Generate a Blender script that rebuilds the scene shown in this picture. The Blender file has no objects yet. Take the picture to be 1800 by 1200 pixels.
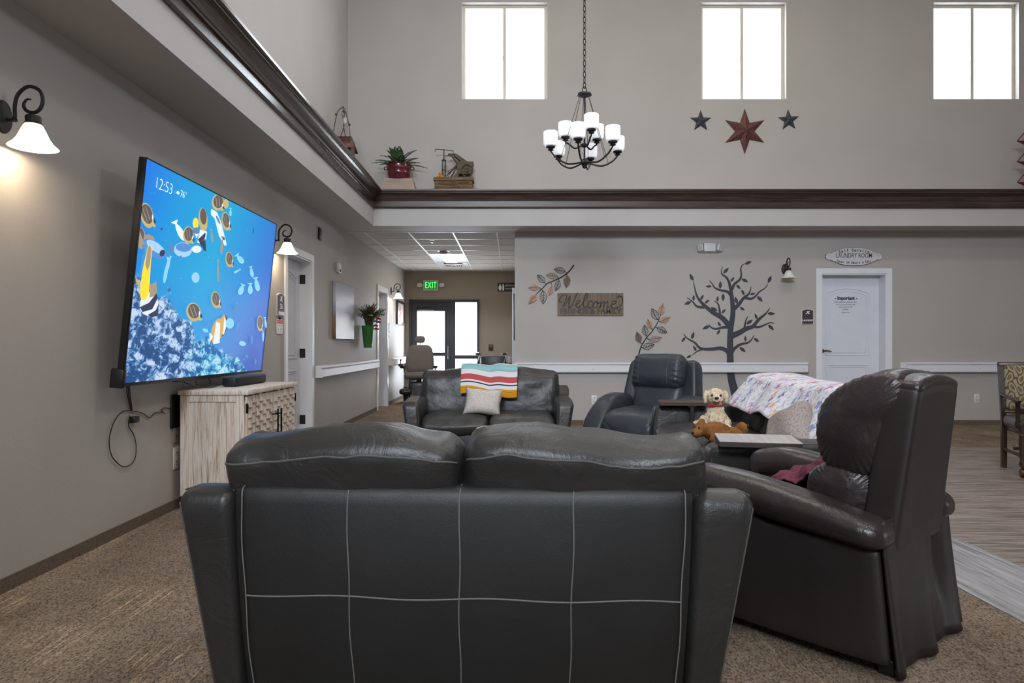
import bpy, bmesh, math, random
from mathutils import Vector, Matrix, noise
random.seed(7)
C = bpy.context.scene
COL = C.collection
PI = math.pi
CZ = 1.17                                   # eye height of the camera

# ------------------------------------------------------------------ camera
cd = bpy.data.cameras.new('camera'); cam = bpy.data.objects.new('camera', cd); COL.objects.link(cam)
cam.location = (0, 0, CZ); cam.rotation_euler = (PI / 2, 0, 0)
cd.sensor_width = 36; cd.lens = 24; cd.shift_y = 6 / 1800; cd.clip_end = 200
C.camera = cam
C.view_settings.view_transform = 'Standard'; C.view_settings.look = 'None'
C.view_settings.gamma = 1; C.view_settings.use_curve_mapping = False
C.view_settings.exposure = 0.0
C.cycles.use_denoising = True
C.cycles.max_bounces = 8; C.cycles.diffuse_bounces = 5; C.cycles.transparent_max_bounces = 12
C.cycles.caustics_reflective = False; C.cycles.caustics_refractive = False
C.cycles.sample_clamp_indirect = 4

# ------------------------------------------------------------------ sky and daylight
wd = bpy.data.worlds.new('sky'); C.world = wd; wd.use_nodes = True
bg = wd.node_tree.nodes['Background']; bg.inputs[0].default_value = (0.93, 0.96, 1, 1); bg.inputs[1].default_value = 2.2

def area(name, loc, direction, sx, sy, power, col=(1, 1, 1)):
    l = bpy.data.lights.new(name, 'AREA'); l.shape = 'RECTANGLE'; l.size = sx; l.size_y = sy
    l.energy = power; l.color = col
    o = bpy.data.objects.new(name, l); COL.objects.link(o); o.location = loc
    o.rotation_euler = Vector(direction).to_track_quat('-Z', 'Y').to_euler()
    return o
DAY = (0.85, 0.93, 1.03)
WIN = [(-.733, .517), (2.775, 4.017), (6.175, 7.425)]
for x0, x1 in WIN:                                        # daylight in the three clerestory windows
    area('daylight', ((x0 + x1) / 2, 10.28, 5.48), (0, -1, -.12), 1.2, 1.4, 42, DAY)
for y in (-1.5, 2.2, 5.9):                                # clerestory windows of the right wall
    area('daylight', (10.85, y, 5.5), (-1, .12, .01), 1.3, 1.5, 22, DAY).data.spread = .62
area('daylight', (10.85, 1.2, 1.6), (-1, 0, 0), 3.6, 1.9, 60, DAY)      # unseen fill added on the dining side, standing in for windows
for x, p in ((-1, 135), (1.6, 50)):                       # unseen windows assumed behind the camera, placed to light the back wall
    area('daylight', (x, -4.85, 5.4), (.11, 1, -.26), 1.5, 1.5, p, DAY).data.spread = 1.25    # beam narrowed to focus on the lower back wall
area('daylight', (-.6, -4.85, 1.6), (0, 1, 0), 2.2, 1.9, 34, DAY)  # low unseen fill added behind the camera
for x in (.4, 3.6, 6.8):                                  # unseen overhead fill, added to light cushion tops and back wall
    for y in (0.2, 4.2, 7.6):
        area('ceiling_fill', (x, y, 7.12), (0, 0, -1), 1.2, 1.2, {.2: 62, 4.2: 60, 7.6: 22}[y] if x < 5 else 8, (1, .96, .92) if y < 7 else (1, .82, .60))
area('daylight', (-1.55, 15.62, 1.2), (0, -1, 0), 1.5, 2.0, 140, DAY)   # the glazed exit door
area('hall_lamp', (-1.2, 12.95, 2.79), (0, 0, -1), .3, 1.1, 12, (1, .88, .72))

# ------------------------------------------------------------------ colours and materials
def lin(c):
    c /= 255.0
    return c / 12.92 if c <= .04045 else ((c + .055) / 1.055) ** 2.4
def rgb(r, g, b): return (lin(r), lin(g), lin(b), 1)

class G:
    """small node graph helper"""
    def __init__(s, name):
        s.m = bpy.data.materials.new(name); s.m.use_nodes = True
        s.t = s.m.node_tree; s.b = s.t.nodes['Principled BSDF']; s.out = s.t.nodes['Material Output']
        s._tc = None
    def n(s, kind, **kw):
        x = s.t.nodes.new('ShaderNode' + kind)
        for k, v in kw.items():
            if k.startswith('i_'):
                x.inputs[k[2:].replace('_', ' ')].default_value = v
            else: setattr(x, k, v)
        return x
    def l(s, a, b): s.t.links.new(a, b)
    def co(s, kind='Object'):
        if s._tc is None: s._tc = s.n('TexCoord')
        return s._tc.outputs[kind]
    def mapped(s, scale, kind='Object', rot=(0, 0, 0)):
        mp = s.n('Mapping'); mp.inputs['Scale'].default_value = scale; mp.inputs['Rotation'].default_value = rot
        s.l(s.co(kind), mp.inputs['Vector']); return mp.outputs[0]
    def noise(s, vec, scale, detail=3, rough=.5, dist=0):
        x = s.n('TexNoise'); x.inputs['Scale'].default_value = scale; x.inputs['Detail'].default_value = detail
        x.inputs['Roughness'].default_value = rough; x.inputs['Distortion'].default_value = dist
        s.l(vec, x.inputs['Vector']); return x.outputs['Fac']
    def ramp(s, fac, stops, const=False):
        r = s.n('ValToRGB'); e = r.color_ramp.elements
        if const: r.color_ramp.interpolation = 'CONSTANT'
        while len(e) < len(stops): e.new(.5)
        for k, (p, c) in enumerate(stops): e[k].position = p; e[k].color = c
        s.l(fac, r.inputs[0]); return r.outputs[0]
    def mix(s, fac, a, b, mode='MIX'):
        x = s.n('MixRGB', blend_type=mode)
        for v, i in ((fac, 0), (a, 1), (b, 2)):
            if isinstance(v, (int, float)): x.inputs[i].default_value = v
            elif isinstance(v, tuple): x.inputs[i].default_value = v
            else: s.l(v, x.inputs[i])
        return x.outputs[0]
    def math(s, op, a, b=0.0, clamp=False):
        x = s.n('Math', operation=op, use_clamp=clamp)
        for v, i in ((a, 0), (b, 1)):
            if isinstance(v, (int, float)): x.inputs[i].default_value = v
            else: s.l(v, x.inputs[i])
        return x.outputs[0]
    def bump(s, h, strength=.3, dist=.01, prev=None):
        x = s.n('Bump'); x.inputs['Strength'].default_value = strength; x.inputs['Distance'].default_value = dist
        s.l(h, x.inputs['Height'])
        if prev is not None: s.l(prev, x.inputs['Normal'])
        return x.outputs[0]
    def done(s, col=None, rough=None, normal=None, metal=0, spec=.5):
        b = s.b
        if col is not None:
            if isinstance(col, tuple): b.inputs['Base Color'].default_value = col
            else: s.l(col, b.inputs['Base Color'])
        if rough is not None:
            if isinstance(rough, (int, float)): b.inputs['Roughness'].default_value = rough
            else: s.l(rough, b.inputs['Roughness'])
        if normal is not None: s.l(normal, b.inputs['Normal'])
        b.inputs['Metallic'].default_value = metal; b.inputs['Specular IOR Level'].default_value = spec
        return s.m

def plain(name, col, rough=.5, metal=0, spec=.5, var=.06, vs=6.0, bs=0, bd=.002, bst=.4):
    """paint or plastic with slight unevenness"""
    g = G(name)
    f = g.noise(g.co(), vs, 3)
    lo = tuple(c * (1 - var) for c in col[:3]) + (1,); hi = tuple(min(1, c * (1 + var)) for c in col[:3]) + (1,)
    c = g.ramp(f, [(.3, lo), (.7, hi)])
    nrm = g.bump(g.noise(g.co(), bs, 2), bst, bd) if bs else None
    return g.done(c, rough, nrm, metal, spec)

def wood(name, c0, c1, scale=(3, 3, 30), rough=.45, axis=2, spec=.4, fine=1.0, bst=.15):
    """grain runs along the given axis"""
    g = G(name); sc = [38 * fine] * 3; sc[axis] = 1.6 * fine
    v = g.mapped(tuple(sc)); f = g.noise(v, 1.0, 6, .62, .6)
    c = g.ramp(f, [(.3, c0), (.52, tuple((a + b) / 2 for a, b in zip(c0, c1))), (.72, c1)])
    return g.done(c, rough, g.bump(f, bst, .003), 0, spec)

def emit(name, col, strength):
    g = G(name); g.b.inputs['Base Color'].default_value = col
    g.b.inputs['Emission Color'].default_value = col; g.b.inputs['Emission Strength'].default_value = strength
    g.b.inputs['Roughness'].default_value = .4
    return g.m

def leather(name, col, rough=.42, wrinkle=.5, ws=7.0, worn=None, patch=None):
    g = G(name); c = g.co()
    big = g.noise(c, 3.0, 3); grain = g.n('TexVoronoi'); grain.inputs['Scale'].default_value = 330; g.l(c, grain.inputs['Vector'])
    wr = g.noise(c, ws, 5, .6, 1.2)
    lo = tuple(x * .85 for x in col[:3]) + (1,); hi = tuple(x * 1.2 for x in col[:3]) + (1,)
    cc = g.ramp(big, [(.3, lo), (.7, hi)])
    if worn: cc = g.mix(g.ramp(g.noise(c, 4.2, 4), [(.56, (0, 0, 0, 1)), (.72, (1, 1, 1, 1))]), cc, worn)
    if patch:                                            # a worn area at (centre, size, colour) in the part's own space
        mp = g.n('Mapping'); mp.inputs['Location'].default_value = [-a / b for a, b in zip(patch[0], patch[1])]; mp.inputs['Scale'].default_value = [1 / b for b in patch[1]]
        g.l(c, mp.inputs['Vector']); ln = g.n('VectorMath', operation='LENGTH'); g.l(mp.outputs[0], ln.inputs[0])
        d = g.math('ADD', ln.outputs['Value'], g.math('MULTIPLY', g.noise(c, 22, 4, .7), .7))
        cc = g.mix(g.ramp(d, [(.75, (.8, .8, .8, 1)), (1.0, (0, 0, 0, 1))]), cc, patch[2])
    n1 = g.bump(wr, wrinkle, .012); n2 = g.bump(grain.outputs['Distance'], .22, .0012, n1)
    r = g.math('ADD', g.math('MULTIPLY', g.noise(c, 9, 3), .16), rough - .08)
    return g.done(cc, r, n2, 0, .5)

M = {}
def wallmat(name, col):
    g = G(name); f = g.noise(g.co(), 1.3, 2)
    c = g.ramp(f, [(.3, tuple(x * .965 for x in col[:3]) + (1,)), (.7, tuple(min(1, x * 1.03) for x in col[:3]) + (1,))])
    return g.done(c, .62, g.bump(g.noise(g.co(), 95, 3), .18, .004), 0, .35)
M['wall'] = wallmat('beige_orange_peel_wall', rgb(175, 170, 165))
M['bulkhead'] = wallmat('pale_bulkhead_paint', rgb(184, 181, 179))
M['ceil'] = wallmat('ceiling_paint', rgb(214, 210, 203))
M['hallwall'] = wallmat('taupe_hall_wall', rgb(158, 146, 130))
M['white'] = plain('white_trim_paint', rgb(222, 223, 228), .38, var=.02, bs=0)
M['door'] = plain('white_door_paint', rgb(214, 217, 226), .42, var=.02)
M['vinyl'] = plain('white_vinyl_rail', rgb(218, 219, 224), .4, var=.006)
M['black'] = plain('black_plastic', rgb(24, 24, 26), .38, var=.1)
M['iron'] = plain('dark_wrought_iron', rgb(40, 37, 39), .48, metal=.35, var=.2, vs=30)
M['blackmetal'] = plain('black_metal', rgb(22, 22, 24), .35, metal=.6, var=.1)
M['bronze'] = plain('bronze_metal', rgb(92, 66, 48), .35, metal=.8, var=.15, vs=40)
M['chrome'] = plain('chrome', rgb(200, 202, 206), .2, metal=1, var=.02)
M['storefront'] = plain('dark_bronze_aluminium', rgb(48, 52, 60), .4, metal=.3, var=.05)
M['greyplastic'] = plain('white_plastic', rgb(214, 214, 212), .4, var=.02)
M['decal'] = plain('charcoal_vinyl', rgb(52, 54, 62), .55, var=.08)
M['crown'] = wood('dark_walnut_crown', rgb(38, 29, 26), rgb(82, 66, 58), rough=.22, axis=1, spec=.6, bst=.05)
M['crownx'] = wood('dark_walnut_crown_cross', rgb(40, 30, 27), rgb(86, 68, 60), rough=.36, axis=0, spec=.45, bst=.05)
M['leather'] = leather('charcoal_leather', rgb(47, 46, 45), .39, .6)
M['leather_flat'] = leather('charcoal_leather_panel', rgb(33, 33, 33), .5, .1)
M['leather_blue'] = leather('blue_black_leather', rgb(52, 56, 63), .38, .5, worn=None)
M['leather_head'] = leather('worn_blue_black_leather', rgb(52, 56, 63), .38, .5, patch=((-.01, -.25, .55), (.10, .6, .085), rgb(74, 60, 50)))
M['leather_brown'] = leather('espresso_leather', rgb(44, 38, 38), .29, .4)
M['leather_skirt'] = leather('espresso_vinyl_skirt', rgb(35, 29, 28), .48, .15, 4)
M['stitch'] = plain('pale_thread', rgb(112, 110, 106), .7, var=.2, vs=300)
M['stitchdark'] = plain('grey_thread', rgb(84, 82, 80), .7, var=.2, vs=300)

def carpet():
    g = G('brown_loop_carpet'); c = g.co()
    fine = g.noise(g.mapped((1.5, .8, 1)), 105, 3, .7)
    med = g.noise(g.mapped((1, .55, 1)), 2.6, 4, .6)
    streak = g.noise(g.mapped((70, 2.2, 1)), 1.0, 4, .6)
    patch = g.noise(g.mapped((1, .7, 1)), 2.6, 2)
    cross = g.noise(g.mapped((3.2, 60, 1)), 1.0, 4, .6)
    base = g.ramp(med, [(.25, rgb(112, 98, 84)), (.55, rgb(136, 121, 106)), (.8, rgb(152, 134, 117))])
    sm = g.math('MULTIPLY', g.ramp(streak, [(.52, (0, 0, 0, 1)), (.66, (1, 1, 1, 1))]), g.ramp(patch, [(.48, (0, 0, 0, 1)), (.6, (1, 1, 1, 1))]))
    cm = g.math('MULTIPLY', g.ramp(cross, [(.54, (0, 0, 0, 1)), (.66, (1, 1, 1, 1))]), g.ramp(patch, [(.36, (1, 1, 1, 1)), (.47, (0, 0, 0, 1))]))
    col = g.mix(g.math('MULTIPLY', sm, .75), base, rgb(196, 172, 140))
    col = g.mix(g.math('MULTIPLY', cm, .45), col, rgb(152, 142, 134))
    sp = g.ramp(fine, [(.36, (.30, .28, .26, 1)), (.5, (.95, .95, .95, 1)), (.64, (1.5, 1.44, 1.36, 1))])
    col = g.mix(1.0, col, sp, 'MULTIPLY')
    return g.done(col, .95, g.bump(fine, .8, .006), 0, .1)
M['carpet'] = carpet()

def planks(name, a, b, c, along_x=True):
    g = G(name)
    vec = g.co() if along_x else g.mapped((1, 1, 1), rot=(0, 0, PI / 2))
    br = g.n('TexBrick'); br.inputs['Scale'].default_value = 1.0; br.inputs['Mortar Size'].default_value = .0025
    br.inputs['Brick Width'].default_value = 1.22; br.inputs['Row Height'].default_value = .17
    br.inputs['Color1'].default_value = a; br.inputs['Color2'].default_value = b; br.inputs['Mortar'].default_value = tuple(x * .45 for x in a[:3]) + (1,)
    br.offset = .37; g.l(vec, br.inputs['Vector'])
    sc = (2.2, 34, 1) if along_x else (34, 2.2, 1)
    f = g.noise(g.mapped(sc), 1.0, 6, .62, .5)
    col = g.mix(g.ramp(f, [(.40, (0, 0, 0, 1)), (.62, (1, 1, 1, 1))]), br.outputs['Color'], c); col = g.mix(g.ramp(g.noise(g.mapped(tuple(q * 1.7 for q in sc)), 1.0, 5, .6, 1.0), [(.30, (.8, .8, .8, 1)), (.44, (0, 0, 0, 1))]), col, tuple(q * .5 for q in b[:3]) + (1,))
    return g.done(col, .42, g.bump(f, .06, .002), 0, .4)
M['plank'] = planks('brown_vinyl_plank', rgb(120, 106, 99), rgb(96, 83, 77), rgb(156, 144, 137))
M['plankgrey'] = planks('grey_vinyl_plank', rgb(146, 144, 146), rgb(128, 126, 128), rgb(176, 175, 177), False)

def whitewash():
    g = G('whitewashed_wood')
    f = g.noise(g.mapped((58, 58, 2.2)), 1.0, 6, .62, 1.2)
    c = g.ramp(f, [(.32, rgb(146, 116, 94)), (.42, rgb(190, 170, 152)), (.52, rgb(216, 204, 192)), (.8, rgb(226, 219, 210))])
    return g.done(c, .6, g.bump(f, .35, .004), 0, .3)
M['whitewash'] = whitewash()
M['traytop'] = wood('grey_wood_laminate', rgb(162, 157, 156), rgb(196, 192, 191), rough=.4, axis=1)
M['trayedge'] = wood('dark_tray_edge', rgb(44, 38, 36), rgb(74, 65, 62), rough=.4, axis=0)
M['traydark'] = wood('walnut_laminate', rgb(74, 54, 46), rgb(112, 86, 74), rough=.35, axis=0)
M['darkwood'] = wood('dark_stained_wood', rgb(36, 27, 23), rgb(70, 54, 46), rough=.3, axis=2)
M['tablewood'] = wood('honey_wood', rgb(150, 96, 60), rgb(186, 128, 84), rough=.3, axis=0)

# ------------------------------------------------------------------ mesh builder
def tocat(pts, k=6):
    """Catmull-Rom through the points"""
    P = [Vector(p) for p in pts]; out = []
    for i in range(len(P) - 1):
        p0 = P[max(i - 1, 0)]; p1 = P[i]; p2 = P[i + 1]; p3 = P[min(i + 2, len(P) - 1)]
        for j in range(k):
            t = j / k
            out.append(.5 * ((2 * p1) + (p2 - p0) * t + (2 * p0 - 5 * p1 + 4 * p2 - p3) * t * t + (3 * p1 - p0 - 3 * p2 + p3) * t ** 3))
    out.append(P[-1]); return out

class MB:
    def __init__(s): s.v = []; s.f = []; s.mi = []; s.uv = {}
    def add(s, vs, fs, mi=0, X=None):
        b = len(s.v)
        s.v += [(X @ Vector(v)) if X is not None else Vector(v) for v in vs]
        s.f += [tuple(i + b for i in f) for f in fs]; s.mi += [mi] * len(fs)
        return s
    def box(s, x0, x1, y0, y1, z0, z1, mi=0, X=None):
        v = [(x, y, z) for x in (x0, x1) for y in (y0, y1) for z in (z0, z1)]
        f = [(0, 1, 3, 2), (4, 6, 7, 5), (0, 4, 5, 1), (2, 3, 7, 6), (0, 2, 6, 4), (1, 5, 7, 3)]
        return s.add(v, f, mi, X)
    def rbox(s, x0, x1, y0, y1, z0, z1, r=.01, seg=2, mi=0, X=None):
        bm = bmesh.new(); bmesh.ops.create_cube(bm, size=1)
        sx, sy, sz = abs(x1 - x0), abs(y1 - y0), abs(z1 - z0); r = min(r, sx * .49, sy * .49, sz * .49)
        for v in bm.verts: v.co = Vector((v.co.x * sx + (x0 + x1) / 2, v.co.y * sy + (y0 + y1) / 2, v.co.z * sz + (z0 + z1) / 2))
        bmesh.ops.bevel(bm, geom=bm.edges[:], offset=r, segments=seg, profile=.5, affect='EDGES')
        bm.verts.index_update(); vs = [v.co.copy() for v in bm.verts]; fs = [[v.index for v in f.verts] for f in bm.faces]; bm.free()
        return s.add(vs, fs, mi, X)
    def cush(s, half, r, n=12, fn=None, mi=0, X=None, puff=(0, 0, 0)):
        """soft rounded block; fn(x,y,z,p) may move each point"""
        hx, hy, hz = half; rx, ry, rz = r if isinstance(r, tuple) else (r, r, r)
        idx = {}; vs = []; fs = []
        def vert(i, j, k):
            key = (i, j, k)
            if key not in idx:
                p = Vector((2 * i / n - 1, 2 * j / n - 1, 2 * k / n - 1))
                co = s.cushpt(p, half, (rx, ry, rz), puff, fn); idx[key] = len(vs); vs.append(co)
            return idx[key]
        for a in range(n):
            for b in range(n):
                for q, sgn in ((0, 0), (n, 1)):
                    for ax in range(3):
                        c = [(a, b), (a + 1, b), (a + 1, b + 1), (a, b + 1)]
                        ids = []
                        for u, w in c:
                            t = [0, 0, 0]; t[ax] = q; t[(ax + 1) % 3] = u; t[(ax + 2) % 3] = w; ids.append(vert(*t))
                        fs.append(tuple(ids if sgn else ids[::-1]))
        return s.add(vs, fs, mi, X)
    @staticmethod
    def cushpt(p, half, r, puff=(0, 0, 0), fn=None):
        # even spacing near the rounded rims
        e = [math.sin(c * PI / 2) * .55 + c * .45 for c in p]
        co = []; d = []
        q = [e[i] * half[i] for i in range(3)]
        inner = [max(-(half[i] - r[i]), min(half[i] - r[i], q[i])) for i in range(3)]
        dd = Vector([(q[i] - inner[i]) / max(r[i], 1e-6) for i in range(3)])
        if dd.length > 1e-9: dd = dd.normalized()
        co = Vector([inner[i] + dd[i] * r[i] for i in range(3)])
        for i in range(3):
            if puff[i]:
                u = co[(i + 1) % 3] / half[(i + 1) % 3]; w = co[(i + 2) % 3] / half[(i + 2) % 3]
                co[i] += puff[i] * (1 - u * u) * (1 - w * w) * max(-1, min(1, co[i] / (half[i] * .6)))
        if fn: co = fn(co, p)
        return Vector(co)
    def tube(s, pts, r, n=8, smooth=0, mi=0, caps=True, X=None, flat=1.0):
        P = tocat(pts, smooth) if smooth else [Vector(p) for p in pts]
        L = len(P); vs = []; fs = []; up = None
        for i, p in enumerate(P):
            t = (P[min(i + 1, L - 1)] - P[max(i - 1, 0)])
            if t.length < 1e-9: t = Vector((0, 0, 1))
            t.normalize()
            if up is None: up = Vector((0, 0, 1)) if abs(t.z) < .9 else Vector((1, 0, 0))
            a = t.cross(up)
            if a.length < 1e-6: a = t.cross(Vector((0, 1, 0.01)))
            a.normalize(); b = a.cross(t).normalized(); up = b
            rr = r(i / (L - 1)) if callable(r) else r
            for k in range(n):
                w = 2 * PI * k / n; vs.append(p + a * math.cos(w) * rr + b * math.sin(w) * rr * flat)
        for i in range(L - 1):
            for k in range(n):
                k2 = (k + 1) % n; fs.append((i * n + k, i * n + k2, (i + 1) * n + k2, (i + 1) * n + k))
        if caps: fs.append(tuple(range(n))[::-1]); fs.append(tuple((L - 1) * n + k for k in range(n)))
        return s.add(vs, fs, mi, X)
    def lathe(s, prof, n=24, mi=0, X=None, close=False):
        vs = []; fs = []; L = len(prof)
        for r, z in prof:
            for k in range(n):
                w = 2 * PI * k / n; vs.append((r * math.cos(w), r * math.sin(w), z))
        for i in range(L - 1):
            for k in range(n):
                k2 = (k + 1) % n; fs.append((i * n + k, i * n + k2, (i + 1) * n + k2, (i + 1) * n + k))
        if prof[0][0] > 1e-4 and not close: fs.append(tuple(range(n))[::-1])
        if prof[-1][0] > 1e-4 and not close: fs.append(tuple((L - 1) * n + k for k in range(n)))
        return s.add(vs, fs, mi, X)
    def ball(s, c, r, n=14, mi=0, X=None):
        rx, ry, rz = r if isinstance(r, tuple) else (r, r, r); vs = []; fs = []; m = n // 2
        for i in range(m + 1):
            a = PI * i / m
            for k in range(n):
                w = 2 * PI * k / n; vs.append((c[0] + rx * math.sin(a) * math.cos(w), c[1] + ry * math.sin(a) * math.sin(w), c[2] - rz * math.cos(a)))
        for i in range(m):
            for k in range(n):
                k2 = (k + 1) % n; fs.append((i * n + k, i * n + k2, (i + 1) * n + k2, (i + 1) * n + k))
        return s.add(vs, fs, mi, X)
    def prism(s, poly, d0, d1, X=None, mi=0):
        """2-D outline (x, y) extruded along local z"""
        n = len(poly); vs = [(p[0], p[1], d0) for p in poly] + [(p[0], p[1], d1) for p in poly]
        fs = [tuple(range(n))[::-1], tuple(range(n, 2 * n))] + [(i, (i + 1) % n, n + (i + 1) % n, n + i) for i in range(n)]
        return s.add(vs, fs, mi, X)
    def loft(s, rings, mi=0, X=None, caps=True):
        n = len(rings[0]); vs = [v for r in rings for v in r]; fs = []
        for i in range(len(rings) - 1):
            for k in range(n):
                k2 = (k + 1) % n; fs.append((i * n + k, i * n + k2, (i + 1) * n + k2, (i + 1) * n + k))
        if caps: fs.append(tuple(range(n))[::-1]); fs.append(tuple((len(rings) - 1) * n + k for k in range(n)))
        return s.add(vs, fs, mi, X)
    def text(s, body, size, X, depth=.002, align='CENTER', mi=0, sx=1.0, space=1.0, bold=0):
        cu = bpy.data.curves.new('lettering', 'FONT'); cu.body = body; cu.size = size; cu.extrude = depth / 2; cu.align_x = align
        cu.align_y = 'CENTER'; cu.resolution_u = 3; cu.space_character = space; cu.offset = bold
        o = bpy.data.objects.new('lettering', cu); me = bpy.data.meshes.new_from_object(o)
        vs = [Vector((v.co.x * sx, v.co.y, v.co.z + depth / 2)) for v in me.vertices]; fs = [tuple(p.vertices) for p in me.polygons]
        bpy.data.objects.remove(o); bpy.data.curves.remove(cu); bpy.data.meshes.remove(me)
        return s.add(vs, fs, mi, X)
    def build(s, name, mats, parent=None, world=False, sharp=38, kind=None, label=None, weld=False):
        vs = s.v; org = None
        if parent is not None and world:
            inv = parent.matrix_basis.inverted()
            if parent.parent is not None: inv = inv @ parent.parent.matrix_basis.inverted()
            vs = [inv @ v for v in vs]
        if parent is None:
            xs = [v.x for v in vs]; ys = [v.y for v in vs]; zs = [v.z for v in vs]
            org = Vector(((min(xs) + max(xs)) / 2, (min(ys) + max(ys)) / 2, min(zs))); vs = [v - org for v in vs]
        me = bpy.data.meshes.new(name); me.from_pydata([tuple(v) for v in vs], [], s.f)
        for m in (mats if isinstance(mats, (list, tuple)) else [mats]): me.materials.append(M[m] if isinstance(m, str) else m)
        me.polygons.foreach_set('material_index', s.mi)
        me.polygons.foreach_set('use_smooth', [True] * len(s.f))
        bm = bmesh.new(); bm.from_mesh(me)
        if weld: bmesh.ops.remove_doubles(bm, verts=bm.verts[:], dist=1e-5)
        bmesh.ops.recalc_face_normals(bm, faces=bm.faces[:]); bm.to_mesh(me); bm.free()
        me.set_sharp_from_angle(angle=math.radians(sharp)); me.update()
        o = bpy.data.objects.new(name, me); COL.objects.link(o)
        if parent is not None: o.parent = parent
        else: o.location = org
        if kind: o['kind'] = kind
        if label: o['label'] = label
        return o

def thing(name, label, cat, loc=(0, 0, 0), rz=0.0, group=None, kind=None):
    o = bpy.data.objects.new(name, None); COL.objects.link(o); o.empty_display_size = .1
    o.location = loc; o.rotation_euler = (0, 0, rz)
    o.matrix_basis = Matrix.Translation(loc) @ Matrix.Rotation(rz, 4, 'Z')
    if label: o['label'] = label
    if cat: o['category'] = cat
    if group: o['group'] = group
    if kind: o['kind'] = kind
    return o
def tag(o, label, cat, group=None):
    o['label'] = label; o['category'] = cat
    if group: o['group'] = group
    return o
def dup(root, loc, rz, label=None, group=None):
    def cp(o, par):
        c = o.copy(); COL.objects.link(c); c.parent = par
        for ch in o.children: cp(ch, c)
        return c
    r = cp(root, None)
    r.location = loc; r.rotation_euler = (0, 0, rz); r.matrix_basis = Matrix.Translation(loc) @ Matrix.Rotation(rz, 4, 'Z')
    if label: r['label'] = label
    if group: r['group'] = group
    return r

def at(px, py, Y): return Vector(((px - 900) * Y / 1200, Y, CZ + (606 - py) * Y / 1200))
XL = -2.403                                            # plane of the left wall
def onleft(px, py, off=0.0):
    Y = -(XL + off) * 1200 / (900 - px); return Vector((XL + off, Y, CZ + (606 - py) * Y / 1200))
def onback(px, py, off=0.0): return at(px, py, 10 - off)
# frames for flat work: local x, y lie on the wall, z points into the room
def FB(c): return Matrix(((1, 0, 0, c[0]), (0, 0, -1, c[1]), (0, 1, 0, c[2]), (0, 0, 0, 1)))
def FL(c): return Matrix(((0, 0, 1, c[0]), (1, 0, 0, c[1]), (0, 1, 0, c[2]), (0, 0, 0, 1)))
def T(x, y, z): return Matrix.Translation((x, y, z))
def R(a, ax): return Matrix.Rotation(a, 4, ax)
# ------------------------------------------------------------------ room shell
def wall(name, axis, pos, thick, u0, u1, z0, z1, holes, mat_):
    """wall of boxes round its openings; axis 'x': plane x=pos, runs along y"""
    us = sorted({u0, u1, *[h[0] for h in holes], *[h[1] for h in holes]}); zs = sorted({z0, z1, *[h[2] for h in holes], *[h[3] for h in holes]})
    m = MB(); a, b = sorted((pos, pos + thick))
    for i in range(len(us) - 1):
        k = 0
        while k < len(zs) - 1:
            def solid(kk):
                cu = (us[i] + us[i + 1]) / 2; cz = (zs[kk] + zs[kk + 1]) / 2
                return not any(h[0] < cu < h[1] and h[2] < cz < h[3] for h in holes)
            if not solid(k): k += 1; continue
            e = k
            while e + 1 < len(zs) - 1 and solid(e + 1): e += 1
            if axis == 'x': m.box(a, b, us[i], us[i + 1], zs[k], zs[e + 1])
            else: m.box(us[i], us[i + 1], a, b, zs[k], zs[e + 1])
            k = e + 1
    return m.build(name, mat_, kind='structure', sharp=20)

ZS = 2.825                                              # underside of the bulkhead and hall ceiling
D1 = (7.27, 8.16); D2 = (12.2, 13.1)                    # door openings in the left wall
DOOR_H = 2.17
wall('wall_left', 'x', XL, -.2, -5, 15.34, 0, 7.2, [(*D1, 0, DOOR_H), (*D2, 0, DOOR_H)], M['wall'])
LD = (4.525, 5.485)                                     # laundry door opening
XE = .042                                               # free end of the back wall beside the hall
wall('wall_back', 'y', 10.0, .2, XE, 11, 0, ZS + .02, [(*LD, 0, 2.215)], M['wall'])
wall('wall_back_upper', 'y', 10.0, .2, XL, 11, ZS + .02, 7.2, [(a, b, 4.77, 6.185) for a, b in WIN], M['wall'])
wall('wall_right', 'x', 11, .2, -5, 10.2, 0, 7.2, [], M['wall'])
wall('wall_front', 'y', -5, -.2, XL, 11, 0, 7.2, [], M['wall'])
ED = (-2.31, -.735, 0, 2.185)                           # opening of the glazed exit door
wall('wall_hall_end', 'y', 15.34, .2, XL - .2, 3, 0, ZS + .1, [ED], M['hallwall'])
wall('wall_hall_right', 'x', XE + .02, .15, 10.2, 15.34, 0, ZS + .1, [], M['wall'])
MB().box(XL - .2, 11.2, -5.2, 10.2, 7.2, 7.3).build('ceiling', 'ceil', kind='structure')
MB().box(XL - .2, 11.2, -5.2, 15.6, -.1, 0).build('floor', 'carpet', kind='structure')
MB().box(2.68, 11, -5, 7.76, 0, .004).build('floor_plank', 'plank', kind='structure')
MB().box(2.15, 2.68, -5, 7.76, 0, .005).build('floor_border', 'plankgrey', kind='structure')
# bulkhead that runs round the room: soffit, fascia and ledge
MB().box(XL, -1.925, -5, 10, ZS, 3.28).box(-1.925, 11, 9.5, 10, ZS, 3.28).build('trim_1', 'bulkhead', kind='structure')
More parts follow.
